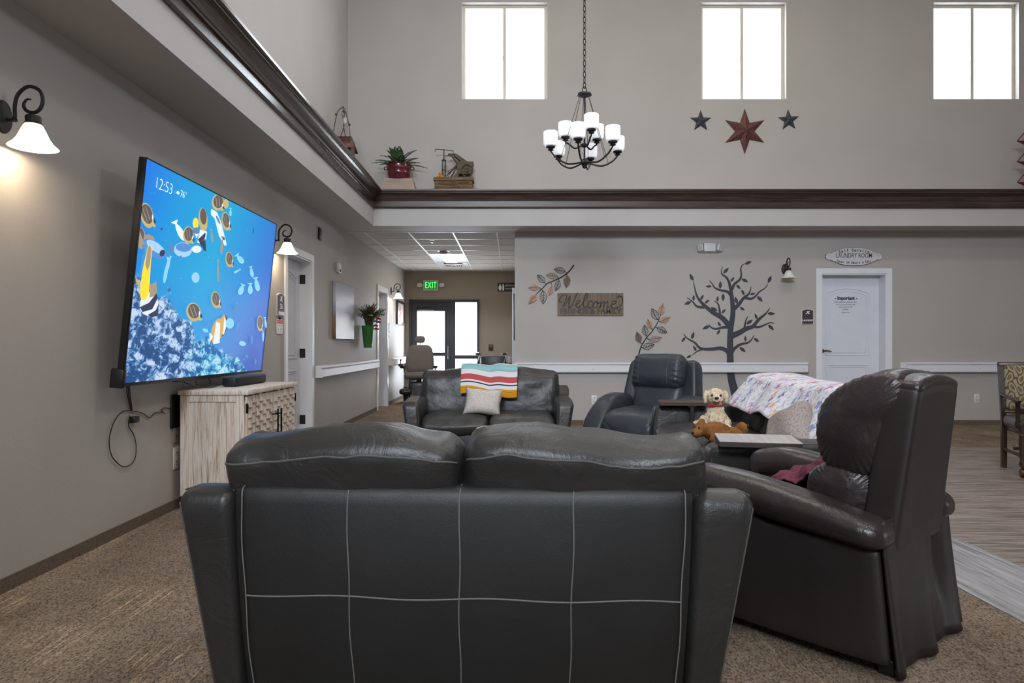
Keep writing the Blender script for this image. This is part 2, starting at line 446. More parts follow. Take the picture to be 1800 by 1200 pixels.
# stained crown moulding with its mitred corner
prof = [(0, 3.066), (.022, 3.066), (.026, 3.076), (.02, 3.088), (.012, 3.092), (.012, 3.168), (.03, 3.172), (.034, 3.186),
        (.044, 3.194), (.05, 3.214), (.066, 3.238), (.09, 3.256), (.112, 3.264), (.114, 3.276), (.128, 3.28), (.136, 3.288), (.136, 3.31), (0, 3.31)]
for nm, mm, f in (('trim_2', 'crown', lambda o, z: [(-1.925 + o, -5, z), (-1.925 + o, 9.5 - o, z)]),
                  ('trim_3', 'crownx', lambda o, z: [(-1.925 + o, 9.5 - o, z), (11, 9.5 - o, z)])):
    MB().loft([[f(o, z)[0] for o, z in prof], [f(o, z)[1] for o, z in prof]]).build(nm, mm, kind='structure', sharp=28)
M['base'] = plain('brown_carpet_base', rgb(100, 86, 73), .95, var=.3, vs=110, bs=200)
m = MB()
for y0, y1 in ((-5, D1[0] - .09), (D1[1] + .09, D2[0] - .09), (D2[1] + .09, 15.34)): m.box(XL, XL + .008, y0, y1, 0, .07)
m.build('baseboard_left', 'base', kind='structure')
MB().box(XE, LD[0] - .08, 9.992, 10, 0, .07).box(LD[1] + .08, 11, 9.992, 10, 0, .07).build('baseboard_back', 'base', kind='structure')
MB().box(ED[1] + .05, XE + .02, 15.332, 15.34, 0, .07).build('baseboard_hall', 'base', kind='structure')

# ------------------------------------------------------------------ hall ceiling
M['tile'] = plain('acoustic_tile', rgb(196, 190, 182), .9, var=.04, bs=150, bd=.003)
MB().box(XL - .2, 3, 10.0, 15.5, ZS, ZS + .08).build('ceiling_hall', 'tile', kind='structure')
m = MB()
for x in (-2.17, -1.52, -.87, -.22): m.box(x - .012, x + .012, 10, 15.34, ZS - .006, ZS + .001)
y = 10.02
while y < 15.3: m.box(XL, XE + .02, y - .012, y + .012, ZS - .005, ZS + .001); y += .65
m.build('ceiling_grid', 'white', kind='structure')
M['lamp'] = emit('lit_diffuser', (1, .95, .86, 1), 5)
t = thing('troffer_light', 'white recessed troffer light lit in the hall ceiling tiles', 'ceiling light', (-1.195, 12.95, ZS))
MB().prism([(-.31, -.62), (.31, -.62), (.31, .62), (-.31, .62)], -.009, -.002).build('housing', 'white', t)
MB().rbox(-.11, .11, -.58, .58, -.03, -.01, .012).build('diffuser', 'lamp', t)
t = thing('air_vent', 'square grey louvred air vent at far end of the troffer light', 'vent', (-1.195, 13.93, ZS))
M['ventgrey'] = plain('vent_grey', rgb(170, 168, 164), .45, metal=.2, var=.05)
MB().prism([(-.3, -.3), (.3, -.3), (.3, .3), (-.3, .3)], -.01, -.002).build('frame', 'ventgrey', t)
m = MB()
for k, r_ in enumerate((.25, .19, .13, .07)): m.lathe([(r_, -.012), (r_ + .02, -.03 - k * .004), (r_ - .004, -.034 - k * .004), (r_ - .012, -.012)], 4, close=True, X=R(PI / 4, 'Z'))
m.build('louvre', 'ventgrey', t)
t = thing('smoke_detector', 'round white smoke detector on the hall ceiling before the light', 'smoke detector', (-1.21, 12.05, ZS))
MB().lathe([(.0, -.055), (.05, -.054), (.062, -.04), (.075, -.03), (.075, -.006), (.06, -.001)], 20).build('body', 'ventgrey', t)
MB().lathe([(.078, -.012), (.11, -.006), (.11, -.001)], 20).build('base', 'white', t)
for (X_, Y_, lab) in ((-1.26, 10.75, 'small fire sprinkler head in the ceiling tile nearest the bulkhead'), (-1.1, 14.6, 'small fire sprinkler head in the hall ceiling behind the vent')):
    t = thing('fire_sprinkler', lab, 'sprinkler', (X_, Y_, ZS), group='ceiling sprinklers')
    MB().lathe([(.035, -.008), (.04, -.003), (.04, -.001)], 14).build('escutcheon', 'white', t)
    MB().tube([(0, 0, -.004), (0, 0, -.045)], .008).lathe([(.0, -.05), (.018, -.048), (.018, -.045), (0, -.044)], 10).build('head', 'chrome', t)

# ------------------------------------------------------------------ clerestory windows
def glass():
    g = G('window_glass'); t = g.n('BsdfTransparent'); gl = g.n('BsdfGlossy'); gl.inputs['Roughness'].default_value = .02
    x = g.n('MixShader'); x.inputs[0].default_value = .05; g.l(t.outputs[0], x.inputs[1]); g.l(gl.outputs[0], x.inputs[2]); g.l(x.outputs[0], g.out.inputs[0]); return g.m
M['glass'] = glass()
M['sash'] = plain('ivory_vinyl_sash', rgb(206, 200, 186), .4, var=.02)
for i, (a, b) in enumerate(WIN):
    w = thing('window_%d' % (i + 1), None, None, ((a + b) / 2, 10, 4.77), kind='structure')
    hw = (b - a) / 2; H = 1.415; y0, y1 = .09, .15
    m = MB(); m.box(-hw, -hw + .045, y0, y1, 0, H).box(hw - .045, hw, y0, y1, 0, H).box(-hw + .045, hw - .045, y0, y1, 0, .03).box(-hw + .045, hw - .045, y0, y1, H - .045, H)
    m.build('window_frame', 'sash', w)
    MB().box(-.025, .02, y0 - .005, y1, .03, H - .045).rbox(-.032, -.018, y0 - .02, y0, .6, .66, .003).build('mullion', 'sash', w)
    MB().box(-hw + .04, hw - .04, .118, .122, .025, H - .04).build('window_pane', 'glass', w)

# ------------------------------------------------------------------ doors
def casing(w, u0, u1, h, FX, depth):
    """casing and jamb round an opening, in wall frame FX (x along wall, y up, z into room)"""
    m = MB(); c = .075
    for a, b in ((u0 - c, u0), (u1, u1 + c)): m.box(a, b, 0, h + c, 0, .018, X=FX)
    m.box(u0, u1, h, h + c, 0, .018, X=FX)
    for a, b in ((u0 - .001, u0 + .018), (u1 - .018, u1 + .001)): m.box(a, b, 0, h, -depth - .05, .008, X=FX)
    m.box(u0 + .018, u1 - .018, h - .018, h + .001, -depth - .05, .008, X=FX)
    m.build('door_frame', 'white', w, world=True)
def doorleaf(w, u0, u1, h, FX, depth, arch=True):
    m = MB(); a, b = u0 + .018, u1 - .018
    m.rbox(a, b, .012, h - .02, -depth - .042, -depth, .004, 1, X=FX)
    L = w.__class__
    def panel(x0, x1, y0, y1, rise):
        out = [(x0, y0), (x1, y0)] + [(x1 + (x0 - x1) * k / 10, y1 + rise * (1 - (2 * k / 10 - 1) ** 2)) for k in range(11)]
        ring = [Vector((p[0], p[1], -depth + .004)) for p in out] + [Vector((out[0][0], out[0][1], -depth + .004))]
        m.tube(ring, .011, 6, X=FX, caps=False, flat=.5)
        c = Vector(((x0 + x1) / 2, (y0 + y1) / 2, 0)); ring2 = [Vector((c.x + (p.x - c.x) * .86, c.y + (p.y - c.y) * .92, p.z)) for p in ring]
        m.tube(ring2, .007, 6, X=FX, caps=False, flat=.5)
    wd_ = b - a
    panel(a + wd_ * .14, b - wd_ * .16, 1.02, 1.94 if arch else 1.98, .07 if arch else 0)
    panel(a + wd_ * .14, b - wd_ * .16, .2, .87, 0)
    return m.build('door_leaf', 'door', w, world=True, sharp=30)
def lever(w, u, z, FX, depth, s=1, m_='bronze'):
    m = MB(); m.lathe([(.033, 0), (.033, .008), (.025, .014)], 18, X=FX @ T(u, z, -depth))
    m.tube([(u, z, -depth + .01), (u, z, -depth + .05)], .011, 10, X=FX).tube([(u, z, -depth + .05), (u + s * .05, z + .004, -depth + .055), (u + s * .12, z - .006, -depth + .05)], lambda t: .012 - .004 * t, 10, 4, X=FX)
    return m.build('door_handle', m_, w, world=True)
FXB = FB((0, 10, 0)); FXL = FL((XL, 0, 0))
d = thing('door_1', None, None, ((LD[0] + LD[1]) / 2, 10, 0), kind='structure')
casing(d, *LD, 2.215, FXB, .17); doorleaf(d, *LD, 2.215, FXB, .17); lever(d, LD[0] + .09, 1.08, FXB, .17, 1)
for i, (dd, nm) in enumerate(((D1, 'door_2'), (D2, 'door_3'))):
    d = thing(nm, None, None, (XL, sum(dd) / 2, 0), kind='structure')
    casing(d, *dd, DOOR_H, FXL, .13); doorleaf(d, *dd, DOOR_H, FXL, .13)
    if i == 0:
        for z in (.28, 1.07, 1.95): MB().rbox(dd[1] - .02, dd[1] - .001, z - .055, z + .055, -.13, -.062, .002, 1, X=FXL).build('hinge', 'iron', d, world=True)
    else: lever(d, dd[0] + .08, 1.02, FXL, .13, 1, 'iron')
# glazed exit door with its side light
d = thing('door_4', None, None, ((ED[0] + ED[1]) / 2, 15.34, 0), kind='structure')
FXE = FB((0, 15.40, 0))
x0, x1, _, h = ED; xm = -1.36
m = MB(); m.box(x0, x0 + .05, 0, h, 0, .1, X=FXE).box(x1 - .05, x1, 0, h, 0, .1, X=FXE).box(x0 + .05, x1 - .05, h - .06, h, 0, .1, X=FXE).box(xm - .02, xm + .09, 0, h - .06, 0, .1, X=FXE).box(xm + .09, x1 - .05, .86, .94, .01, .09, X=FXE).box(xm + .09, x1 - .05, 0, .1, .01, .09, X=FXE)
m.build('door_frame', 'storefront', d, world=True)
m = MB(); a, b = x0 + .05, xm - .02
m.box(a, a + .13, .01, h - .06, .03, .075, X=FXE).box(b - .13, b, .01, h - .06, .03, .075, X=FXE).box(a + .13, b - .13, h - .26, h - .06, .03, .075, X=FXE).box(a + .13, b - .13, .01, .26, .03, .075, X=FXE).box(a + .13, b - .13, .92, 1.0, .03, .075, X=FXE)
m.build('door_leaf', 'storefront', d, world=True)
MB().box(a + .12, b - .12, .25, h - .25, .05, .055, X=FXE).box(xm + .08, x1 - .04, .08, h - .05, .05, .055, X=FXE).build('door_pane', 'glass', d, world=True)
MB().rbox(a + .12, a + .52, h - .24, h - .17, .075, .14, .01, X=FXE).build('door_closer', 'iron', d, world=True)
MB().tube([(b - .05, .86, .075), (b - .05, .86, .13), (b - .05, 1.14, .13), (b - .05, 1.14, .075)], .012, 8, X=FXE).build('door_handle', 'chrome', d, world=True)
# ground outside the exit and beyond it
M['concrete'] = plain('pale_concrete', rgb(214, 212, 206), .8, var=.06, bs=60)
MB().box(-5, 2, 15.6, 22, -.12, -.02).build('ground_outside', 'concrete', kind='structure')

# ------------------------------------------------------------------ handrails
def handrail(name, label, FX, u0, u1, ztop, b0=True, b1=True):
    H = .145; D = .085
    pr = [(0, 0), (D - .012, 0), (D, .012), (D, .1), (D - .03, .108), (D - .03, .118), (D, .124), (D, H - .012), (D - .012, H), (0, H)]
    m = MB(); r0 = [(u0 + (.06 * z / D if b0 else 0), ztop - H + y, z) for z, y in pr]; r1 = [(u1 - (.06 * z / D if b1 else 0), ztop - H + y, z) for z, y in pr]
    m.loft([r0, r1], X=FX)
    t = thing(name, label, 'handrail', FX @ Vector(((u0 + u1) / 2, ztop - H, 0)), group='white wall handrails')
    m.build('rail', 'vinyl', t, world=True, sharp=25)
    n = max(2, int((u1 - u0) / .8))
    for k in range(n): MB().lathe([(0, .003), (.007, .002), (.008, 0)], 8, X=FX @ T(u0 + .12 + (u1 - u0 - .24) * k / (n - 1), ztop - H + .05, D)).build('screw', 'ventgrey', t, world=True)
    return t
handrail('handrail', 'long white handrail across the beige wall behind the tree decal', FXB, XE, 4.36, .912, False, True)
handrail('handrail', 'white handrail on the wall between laundry door and patterned chair', FXB, 5.69, 10.9, .915, True, False)
handrail('handrail', 'white handrail below the landscape canvas and green flower bucket', FXL, 8.34, 12.02, .912)
handrail('handrail', 'short white handrail at hall end behind the power wheelchair', FXL, 13.28, 15.3, .912, True, False)
handrail('handrail', 'white handrail on hall end wall beside the glazed exit door', FB((0, 15.34, 0)), -.6, 0.0, .912)
# ------------------------------------------------------------------ sconces
def shade_mat(name, e):
    g = G(name); g.b.inputs['Base Color'].default_value = (.93, .91, .87, 1); g.b.inputs['Roughness'].default_value = .3
    if e: g.b.inputs['Emission Color'].default_value = (1, .90, .74, 1); g.b.inputs['Emission Strength'].default_value = e
    else:
        g.b.inputs['Transmission Weight'].default_value = .0; g.b.inputs['Base Color'].default_value = (.72, .70, .66, 1)
    return g.m
M['shade_on'] = shade_mat('lit_alabaster_glass', .95); M['shade_off'] = shade_mat('alabaster_glass', 0)
M['bulb'] = emit('bulb', (1, .88, .68, 1), 12)
def sconce(label, FX, u, z, lit=True, power=7):
    """FX: wall frame; arm rises from the oval plate, curls over and carries a bell shade"""
    X = FX @ T(u, z, 0)
    t = thing('wall_sconce', label, 'wall lamp', X @ Vector((0, 0, 0)), group='scrolled wall sconces')
    m = MB(); Q = Matrix.Diagonal((.052, .078, 1, 1))
    m.lathe([(1, 0), (1, .006), (.93, .013), (.3, .02), (0, .021)], 28, X=X @ Q); m.build('wall_plate', 'iron', t, world=True)
    m = MB(); o = .125
    pts = [(0, -.012, .015), (0, -.016, .045), (0, .0, .058), (0, .05, .058), (0, .1, .07), (0, .136, .105), (0, .142, .14), (0, .12, .178), (0, .075, .19), (0, .035, .175), (0, .02, .145), (0, .03, .112), (0, .058, .1), (0, .082, .115), (0, .082, .135)]
    m.tube(pts, lambda q: .0085 - (.005 * max(0, q - .8) / .2), 8, 5, X=X)
    m.ball((0, -.014, .058), .012, 10, X=X); m.build('arm', 'iron', t, world=True)
    zc = .145; Y = X @ T(0, .018, zc) @ R(-PI / 2, 'X')
    MB().tube([(0, 0, 0), (0, 0, -.016)], .007, 8, X=Y).lathe([(.0, -.012), (.03, -.014), (.034, -.022), (.032, -.046), (.038, -.05), (.038, -.054), (0, -.055)], 22, X=Y).build('fitter', 'iron', t, world=True)
    pf = [(.034, -.052), (.04, -.06), (.052, -.085), (.066, -.118), (.082, -.142), (.1, -.158), (.104, -.163)]
    pr = pf + [(r_ - .005, z_ + .001) for r_, z_ in pf[::-1]]
    sh = MB().lathe(pr, 28, X=Y, close=True).build('lamp_shade', 'shade_on' if lit else 'shade_off', t, world=True)
    MB().ball((0, 0, -.11), (.027, .027, .034), 12, X=Y).tube([(0, 0, -.055), (0, 0, -.09)], .014, 8, X=Y).build('bulb', 'bulb' if lit else 'shade_off', t, world=True)
    if lit:
        l = bpy.data.lights.new('sconce_lamp', 'POINT'); l.energy = power; l.color = (1, .78, .52); l.shadow_soft_size = .03
        lo = bpy.data.objects.new('sconce_lamp', l); COL.objects.link(lo); lo.location = Y @ Vector((0, 0, -.152))
sconce('lit scrolled wall sconce on the bare wall before the television', FXL, 3.22, 2.245)
sconce('lit scrolled wall sconce beside the door behind the television', FXL, 6.86, 2.235)
sconce('lit scrolled wall sconce in the hall above the framed picture', FXL, 13.55, 2.24)
p = onback(1379.5, 473)
sconce('unlit scrolled wall sconce between tree decal and laundry door', FXB, p.x, p.z + .0, False)

# ------------------------------------------------------------------ television
M['bezel'] = plain('tv_bezel', rgb(20, 20, 23), .3, var=.05)
tvn, tvf = 3.947, 6.14; xb, xt = -2.25, -2.114; zb, zt = .928, 2.256
tb = Vector((xb, 0, zb)); upv = Vector((xt - xb, 0, zt - zb)); TH = upv.length; upv.normalize()
nrm = Vector((upv.z, 0, -upv.x))                        # screen normal, into the room
TX = Matrix(((0, upv.x, nrm.x, tb.x), (1, 0, 0, 0), (0, upv.z, nrm.z, tb.z), (0, 0, 0, 1)))   # x along Y, y up the screen, z out
tv = thing('television', 'large wall mounted television showing reef fish and clock', 'television', (XL, (tvn + tvf) / 2, zb))
MB().rbox(tvn, tvf, 0, TH, -.045, -.004, .004, 1, X=TX).box(tvn, tvf, 0, .02, -.004, .001, X=TX).box(tvn, tvf, TH - .008, TH, -.004, .001, X=TX).box(tvn, tvn + .008, 0, TH, -.004, .001, X=TX).box(tvf - .008, tvf, 0, TH, -.004, .001, X=TX).build('casing', 'bezel', tv, world=True)
MB().rbox(tvn - .01, tvn + .03, -.012, .10, -.075, -.0, .006, X=TX).build('connector_box', 'black', tv, world=True)
MB().rbox(4.6, 5.3, -.012, .035, -.06, -.005, .005, X=TX).build('sensor_bar', 'black', tv, world=True)
m = MB(); m.box(4.7, 4.76, .3, 1.0, -.13, -.045, X=TX).box(5.3, 5.36, .3, 1.0, -.13, -.045, X=TX).box(XL, XL + .02, 4.6, 5.5, 1.3, 1.9)
for y in (4.73, 5.33): m.tube([(XL + .01, y, 1.75), TX @ Vector((y, .85, -.09))], .02, 6).tube([(XL + .01, y, 1.4), TX @ Vector((y, .4, -.09))], .02, 6)
m.build('wall_mount', 'black', tv, world=True)
def screen_mat():
    g = G('lit_reef_screen'); uv = g.co('UV'); sp = g.n('SeparateXYZ'); g.l(uv, sp.inputs[0]); u, v = sp.outputs[0], sp.outputs[1]
    f = g.math('ADD', g.math('MULTIPLY', u, .9), g.math('MULTIPLY', g.math('SUBTRACT', 1.0, v), .25))
    top = g.ramp(f, [(0, rgb(4, 118, 226)), (.22, rgb(0, 152, 218)), (.5, rgb(4, 164, 218)), (.78, rgb(20, 132, 212)), (1, rgb(36, 104, 200))])
    low = g.ramp(f, [(0, rgb(2, 100, 214)), (.35, rgb(14, 128, 214)), (.6, rgb(62, 152, 222)), (.85, rgb(84, 132, 206)), (1.0, rgb(58, 96, 186))])
    water = g.mix(g.ramp(v, [(.08, (1, 1, 1, 1)), (.55, (0, 0, 0, 1))]), top, low)
    n1 = g.noise(uv, 7, 3); lim = g.math('ADD', g.math('SUBTRACT', .50, g.math('MULTIPLY', u, .60)), g.math('MULTIPLY', g.math('SUBTRACT', n1, .5), .42))
    mask = g.math('MULTIPLY', g.math('SUBTRACT', lim, v), 30, True)
    tx = g.noise(uv, 26, 6, .7, .8); tx2 = g.noise(uv, 9, 4, .6, .5)
    spots = g.ramp(g.math('ADD', g.math('MULTIPLY', tx, .62), g.math('MULTIPLY', tx2, .42)), [(.50, rgb(26, 74, 128)), (.535, rgb(96, 150, 205)), (.58, rgb(196, 212, 240))])
    spot2 = g.ramp(g.math('ADD', g.math('MULTIPLY', tx, .62), g.math('MULTIPLY', tx2, .42)), [(.49, rgb(14, 92, 160)), (.53, rgb(40, 160, 208)), (.59, rgb(176, 222, 240))])
    reef = g.mix(g.ramp(u, [(.3, (0, 0, 0, 1)), (.48, (1, 1, 1, 1))]), spots, spot2)
    c = g.mix(mask, water, reef)
    g.b.inputs['Base Color'].default_value = (.01, .01, .012, 1); g.b.inputs['Roughness'].default_value = .3
    g.l(c, g.b.inputs['Emission Color']); g.b.inputs['Emission Strength'].default_value = 1.05
    return g.m
M['screen'] = screen_mat()
a, b, c0, c1 = tvn + .008, tvf - .008, .02, TH - .008
s_ = MB(); s_.add([(a, c0, -.002), (b, c0, -.002), (b, c1, -.002), (a, c1, -.002)], [(0, 1, 2, 3)], 0, TX)
so = s_.build('screen', 'screen', tv, world=True)
uvl = so.data.uv_layers.new(name='UVMap'); 
for li, lp in enumerate(so.data.loops):
    w = so.matrix_basis @ so.data.vertices[lp.vertex_index].co; lw = TX.inverted() @ (w + tv.location)
    uvl.data[li].uv = ((lw.x - a) / (b - a), (lw.y - c0) / (c1 - c0))
# the fish picture: flat lit shapes on the screen, measured on the screen surface
PAL = {'rim': (178, 162, 104), 'brown': (86, 78, 76), 'white': (208, 220, 240), 'pale': (126, 194, 226), 'grey': (86, 118, 168), 'dark': (40, 46, 74),
       'yellow': (236, 206, 40), 'gold': (200, 156, 70), 'blue': (70, 130, 196), 'text': (228, 242, 252), 'tan': (150, 136, 116), 'lilac': (150, 190, 236)}
PK = list(PAL)
for k in PK: M['px_' + k] = emit('screen_' + k, rgb(*PAL[k]), .88)
INV = TX.inverted(); po = tb; eye = Vector((0, 0, CZ))
def onscreen(cx, cy):
    px = 180 + cx / 2.609; py = 250 + cy / 2.609; d = Vector(((px - 900) / 1200, 1, (606 - py) / 1200))
    tt = (po - eye).dot(nrm) / d.dot(nrm); q = INV @ (eye + d * tt); return (min(max(q.x, a), b), min(max(q.y, c0), c1))
fm = MB(); lay = [0]
def shape(pts, col):
    lay[0] += 1; z = -.0016 + .00005 * lay[0]; q = [onscreen(*p) for p in pts]
    fm.add([(x, y, z) for x, y in q], [tuple(range(len(q)))], PK.index(col), TX)
def ell(cx, cy, rx, ry, ang=0, n=16, taper=0):
    ca, sa = math.cos(math.radians(ang)), math.sin(math.radians(ang)); out = []
    for k in range(n):
        w = 2 * PI * k / n; x = rx * math.cos(w) * (1 + taper * math.sin(w)); y = ry * math.sin(w); out.append((cx + x * ca - y * sa, cy + x * sa + y * ca))
    return out
def raccoon(cx, cy, rx, ry, ang=0, s=1):
    shape(ell(cx, cy, rx, ry, ang), 'rim'); shape(ell(cx + s * rx * .05, cy - ry * .1, rx * .8, ry * .78, ang), 'brown')
    ca, sa = math.cos(math.radians(ang)), math.sin(math.radians(ang))
    def q(x, y): return (cx + s * x * rx * ca - y * ry * sa, cy + s * x * rx * sa + y * ry * ca)
    shape([q(-.4, -.6), q(-.3, -.62), q(-.1, .5), q(-.2, .55)], 'tan'); shape([q(.1, -.7), q(.18, -.7), q(.35, .4), q(.25, .45)], 'tan')
    shape([q(.62, .3), q(.85, .0), q(.9, .22), q(.72, .75)], 'white'); shape([q(.72, .55), q(.95, .25), q(1.12, .6), q(.85, .9)], 'dark'); shape([q(.4, .8), q(.8, .7), q(.95, .95), q(.6, 1.05)], 'rim')
def slim(cx, cy, rx, ry, ang=0, col='white'):
    shape(ell(cx, cy, rx, ry, ang, taper=.2), col)
    ca, sa = math.cos(math.radians(ang)), math.sin(math.radians(ang))
    def q(x, y): return (cx + x * ca - y * sa, cy + x * sa + y * ca)
    shape([q(0, -ry * .85), q(-rx * 1.3, -ry * 1.35), q(rx * 1.2, -ry * 1.3)], col)
raccoon(205, 335, 30, 60, -14); shape(ell(178, 440, 20, 50), 'tan'); shape(ell(176, 425, 16, 32), 'brown')
shape(ell(215, 440, 26, 16, 20), 'tan'); shape(ell(238, 490, 66, 34, 36), 'blue'); shape(ell(245, 480, 50, 20, 36), 'lilac'); shape(ell(275, 508, 12, 16, 20), 'dark'); shape([(180, 430), (165, 400), (160, 470), (195, 470)], 'tan')
shape(ell(370, 493, 42, 34, 5), 'lilac'); shape(ell(372, 482, 36, 20, 5), 'blue'); shape([(332, 490), (308, 452), (304, 520)], 'grey'); shape([(352, 525), (370, 535), (362, 518)], 'grey')
slim(358, 412, 14, 44, -28); raccoon(395, 425, 25, 40); shape(ell(428, 372, 13, 26), 'yellow'); shape(ell(462, 355, 20, 56, -4), 'rim'); shape(ell(463, 340, 15, 38, -4), 'brown'); shape([(415, 395), (450, 400), (432, 440)], 'white'); shape(ell(432, 405, 20, 15), 'grey')
shape([(448, 400), (480, 410), (470, 470), (435, 460)], 'white'); shape([(438, 445), (474, 412), (472, 432), (455, 480)], 'dark'); shape(ell(432, 490, 22, 17), 'white'); shape([(455, 470), (472, 440), (476, 498), (466, 498)], 'dark')
raccoon(530, 276, 28, 38); shape(ell(566, 282, 13, 22), 'rim'); shape([(500, 305), (525, 320), (545, 370), (570, 470), (562, 475), (535, 430), (515, 350), (497, 330)], 'white'); shape(ell(530, 355, 5, 22, -25), 'grey'); shape(ell(556, 440, 4, 10, -15), 'dark')
raccoon(566, 362, 19, 43, -8); slim(502, 432, 5, 27, -6, 'tan'); slim(547, 478, 6, 36, 4, 'tan'); slim(530, 597, 4, 44, 0, 'tan'); slim(587, 322, 5, 16, 0, 'pale')
raccoon(581, 537, 17, 36, -5); slim(632, 537, 12, 22, -38, 'pale'); slim(615, 592, 5, 15, 60, 'pale'); slim(684, 597, 8, 22, -10, 'pale'); slim(635, 678, 12, 22, 20, 'pale'); slim(677, 674, 11, 22, 0, 'pale'); slim(708, 655, 11, 28, -12, 'pale')
shape(ell(426, 620, 18, 24), 'lilac'); shape(ell(430, 622, 10, 15), 'pale'); slim(290, 595, 8, 52, 10, 'pale'); slim(303, 560, 4, 30, 12, 'lilac')
raccoon(416, 778, 33, 44, -12); raccoon(518, 722, 21, 39, -8); raccoon(721, 830, 14, 36); slim(747, 830, 5, 22, -8, 'pale')
shape(ell(552, 840, 19, 50, 10), 'brown'); shape(ell(548, 835, 12, 46, 10), 'gold'); shape([(558, 800), (570, 830), (555, 880), (548, 880)], 'white'); shape(ell(524, 865, 26, 60, 14), 'gold'); shape([(520, 822), (538, 830), (535, 920), (505, 925)], 'white'); shape([(488, 870), (505, 890), (490, 915)], 'white'); shape(ell(582, 830, 19, 24), 'pale')
shape(ell(640, 922, 16, 11, 15), 'pale'); shape(ell(612, 757, 7, 15), 'grey'); shape(ell(565, 663, 5, 11), 'grey'); shape(ell(485, 830, 12, 10), 'blue'); shape(ell(470, 862, 14, 8, 20), 'pale'); shape(ell(622, 1030, 7, 9), 'grey'); shape(ell(700, 1005, 4, 12), 'grey'); shape(ell(683, 905, 4, 20), 'blue'); shape(ell(620, 845, 4, 18, 20), 'blue'); shape(ell(735, 890, 4, 24), 'pale'); shape(ell(268, 397, 7, 4, -30), 'dark'); shape(ell(689, 405, 2, 14), 'dark'); shape(ell(660, 980, 6, 9), 'blue')
shape(ell(210, 740, 42, 55, 12), 'white'); shape([(215, 650), (245, 640), (248, 700), (212, 712)], 'tan'); shape([(168, 755), (210, 735), (245, 690), (250, 715), (225, 765), (180, 778)], 'dark'); shape([(205, 790), (240, 770), (255, 740), (250, 795), (222, 802)], 'dark')
shape([(213, 468), (226, 480), (218, 560), (210, 690), (196, 722), (174, 722), (168, 690), (178, 600), (190, 540), (202, 490)], 'yellow'); shape([(213, 468), (222, 490), (214, 560), (203, 590), (192, 560), (202, 495)], 'tan'); shape([(170, 640), (148, 618), (150, 640), (170, 672)], 'rim')
fm.text('12:53', .098, TX @ T(*onscreen(281, 202), .0028), .0005, mi=PK.index('text'), space=1.0, bold=-.0022)
fm.text('76°', .062, TX @ T(*onscreen(370, 241), .0028), .0005, mi=PK.index('text'), bold=-.001)
shape(ell(343, 231, 6, 8, -20), 'text')
for k in range(46): x, y = random.uniform(130, 740), random.uniform(130, 1000); shape(ell(x, y, random.uniform(.8, 1.8), random.uniform(1, 2.6), 0, 6), 'pale') if 90 + x * .45 < y < 1000 else None
fm.build('fish_picture', [M['px_' + k] for k in PK], tv, world=True)

# ------------------------------------------------------------------ cabinet under the television
cx0, cx1, cy0, cy1, cz0, cz1 = -2.36, -1.875, 4.826, 5.93, .10, .85
cab = thing('media_cabinet', 'whitewashed wooden cabinet with carved doors under the television', 'cabinet', ((cx0 + cx1) / 2, (cy0 + cy1) / 2, 0))
MB().rbox(cx0 + .01, cx1 - .03, cy0 + .012, cy1 - .012, cz0, cz1 - .035, .003, 1).rbox(cx0 + .012, cx0 + .07, cy0, cy0 + .02, cz0, cz1 - .035, .003, 1).rbox(cx1 - .075, cx1 - .02, cy0, cy0 + .02, cz0, cz1 - .035, .003, 1).rbox(cx0 + .012, cx1 - .02, cy0 + .003, cy0 + .02, cz1 - .085, cz1 - .035, .003, 1).build('body', 'whitewash', cab, world=True)
MB().rbox(cx0, cx1 + .012, cy0 - .012, cy1 + .012, cz1 - .035, cz1, .006).build('top', 'whitewash', cab, world=True)
for x in (cx0 + .05, cx1 - .06):
    for y in (cy0 + .05, cy1 - .05): MB().tube([(x, y, 0), (x, y, cz0)], lambda q: .016 + .008 * q, 8).build('leg', 'blackmetal', cab, world=True)
M['whitewash_x'] = M['whitewash']
ym = (cy0 + cy1) / 2
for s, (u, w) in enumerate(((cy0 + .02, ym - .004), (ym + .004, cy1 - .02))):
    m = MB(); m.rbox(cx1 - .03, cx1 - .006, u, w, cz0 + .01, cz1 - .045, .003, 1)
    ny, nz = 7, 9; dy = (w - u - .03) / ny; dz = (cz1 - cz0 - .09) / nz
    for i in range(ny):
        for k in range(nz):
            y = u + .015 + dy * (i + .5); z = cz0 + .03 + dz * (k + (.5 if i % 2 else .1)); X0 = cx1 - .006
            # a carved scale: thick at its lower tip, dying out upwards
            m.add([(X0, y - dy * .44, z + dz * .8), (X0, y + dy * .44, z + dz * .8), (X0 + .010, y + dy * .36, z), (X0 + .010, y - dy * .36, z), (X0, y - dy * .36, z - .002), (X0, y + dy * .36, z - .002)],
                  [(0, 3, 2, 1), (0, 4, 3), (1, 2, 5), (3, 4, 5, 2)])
            m.add([(X0 + .0012, y - dy * .02, z + dz * .34), (X0 + .0102, y + dy * .18, z - .004), (X0 + .0102, y - dy * .18, z - .004), (X0 + .0005, y, z - dz * .05)], [(0, 2, 1), (1, 2, 3), (0, 3, 2), (0, 1, 3)], 1)  # dark wedge puts the shadow of each carved notch into the colour
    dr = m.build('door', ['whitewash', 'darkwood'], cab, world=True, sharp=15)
    hy = w - .035 if s == 0 else u + .035
    h_ = MB().tube([(cx1 + .045, hy, .44), (cx1 + .045, hy, .67)], .007, 8)
    for z in (.48, .63): h_.tube([(cx1, hy, z), (cx1 + .045, hy, z)], .006, 8)
    h_.build('handle', 'blackmetal', dr, world=True)
    for z in (.24, .72): MB().rbox(cx1 - .012, cx1 + .004, (u - .012 if s == 0 else w - .004), (u + .004 if s == 0 else w + .012), z - .035, z + .035, .003, 1).build('hinge', 'blackmetal', dr, world=True)
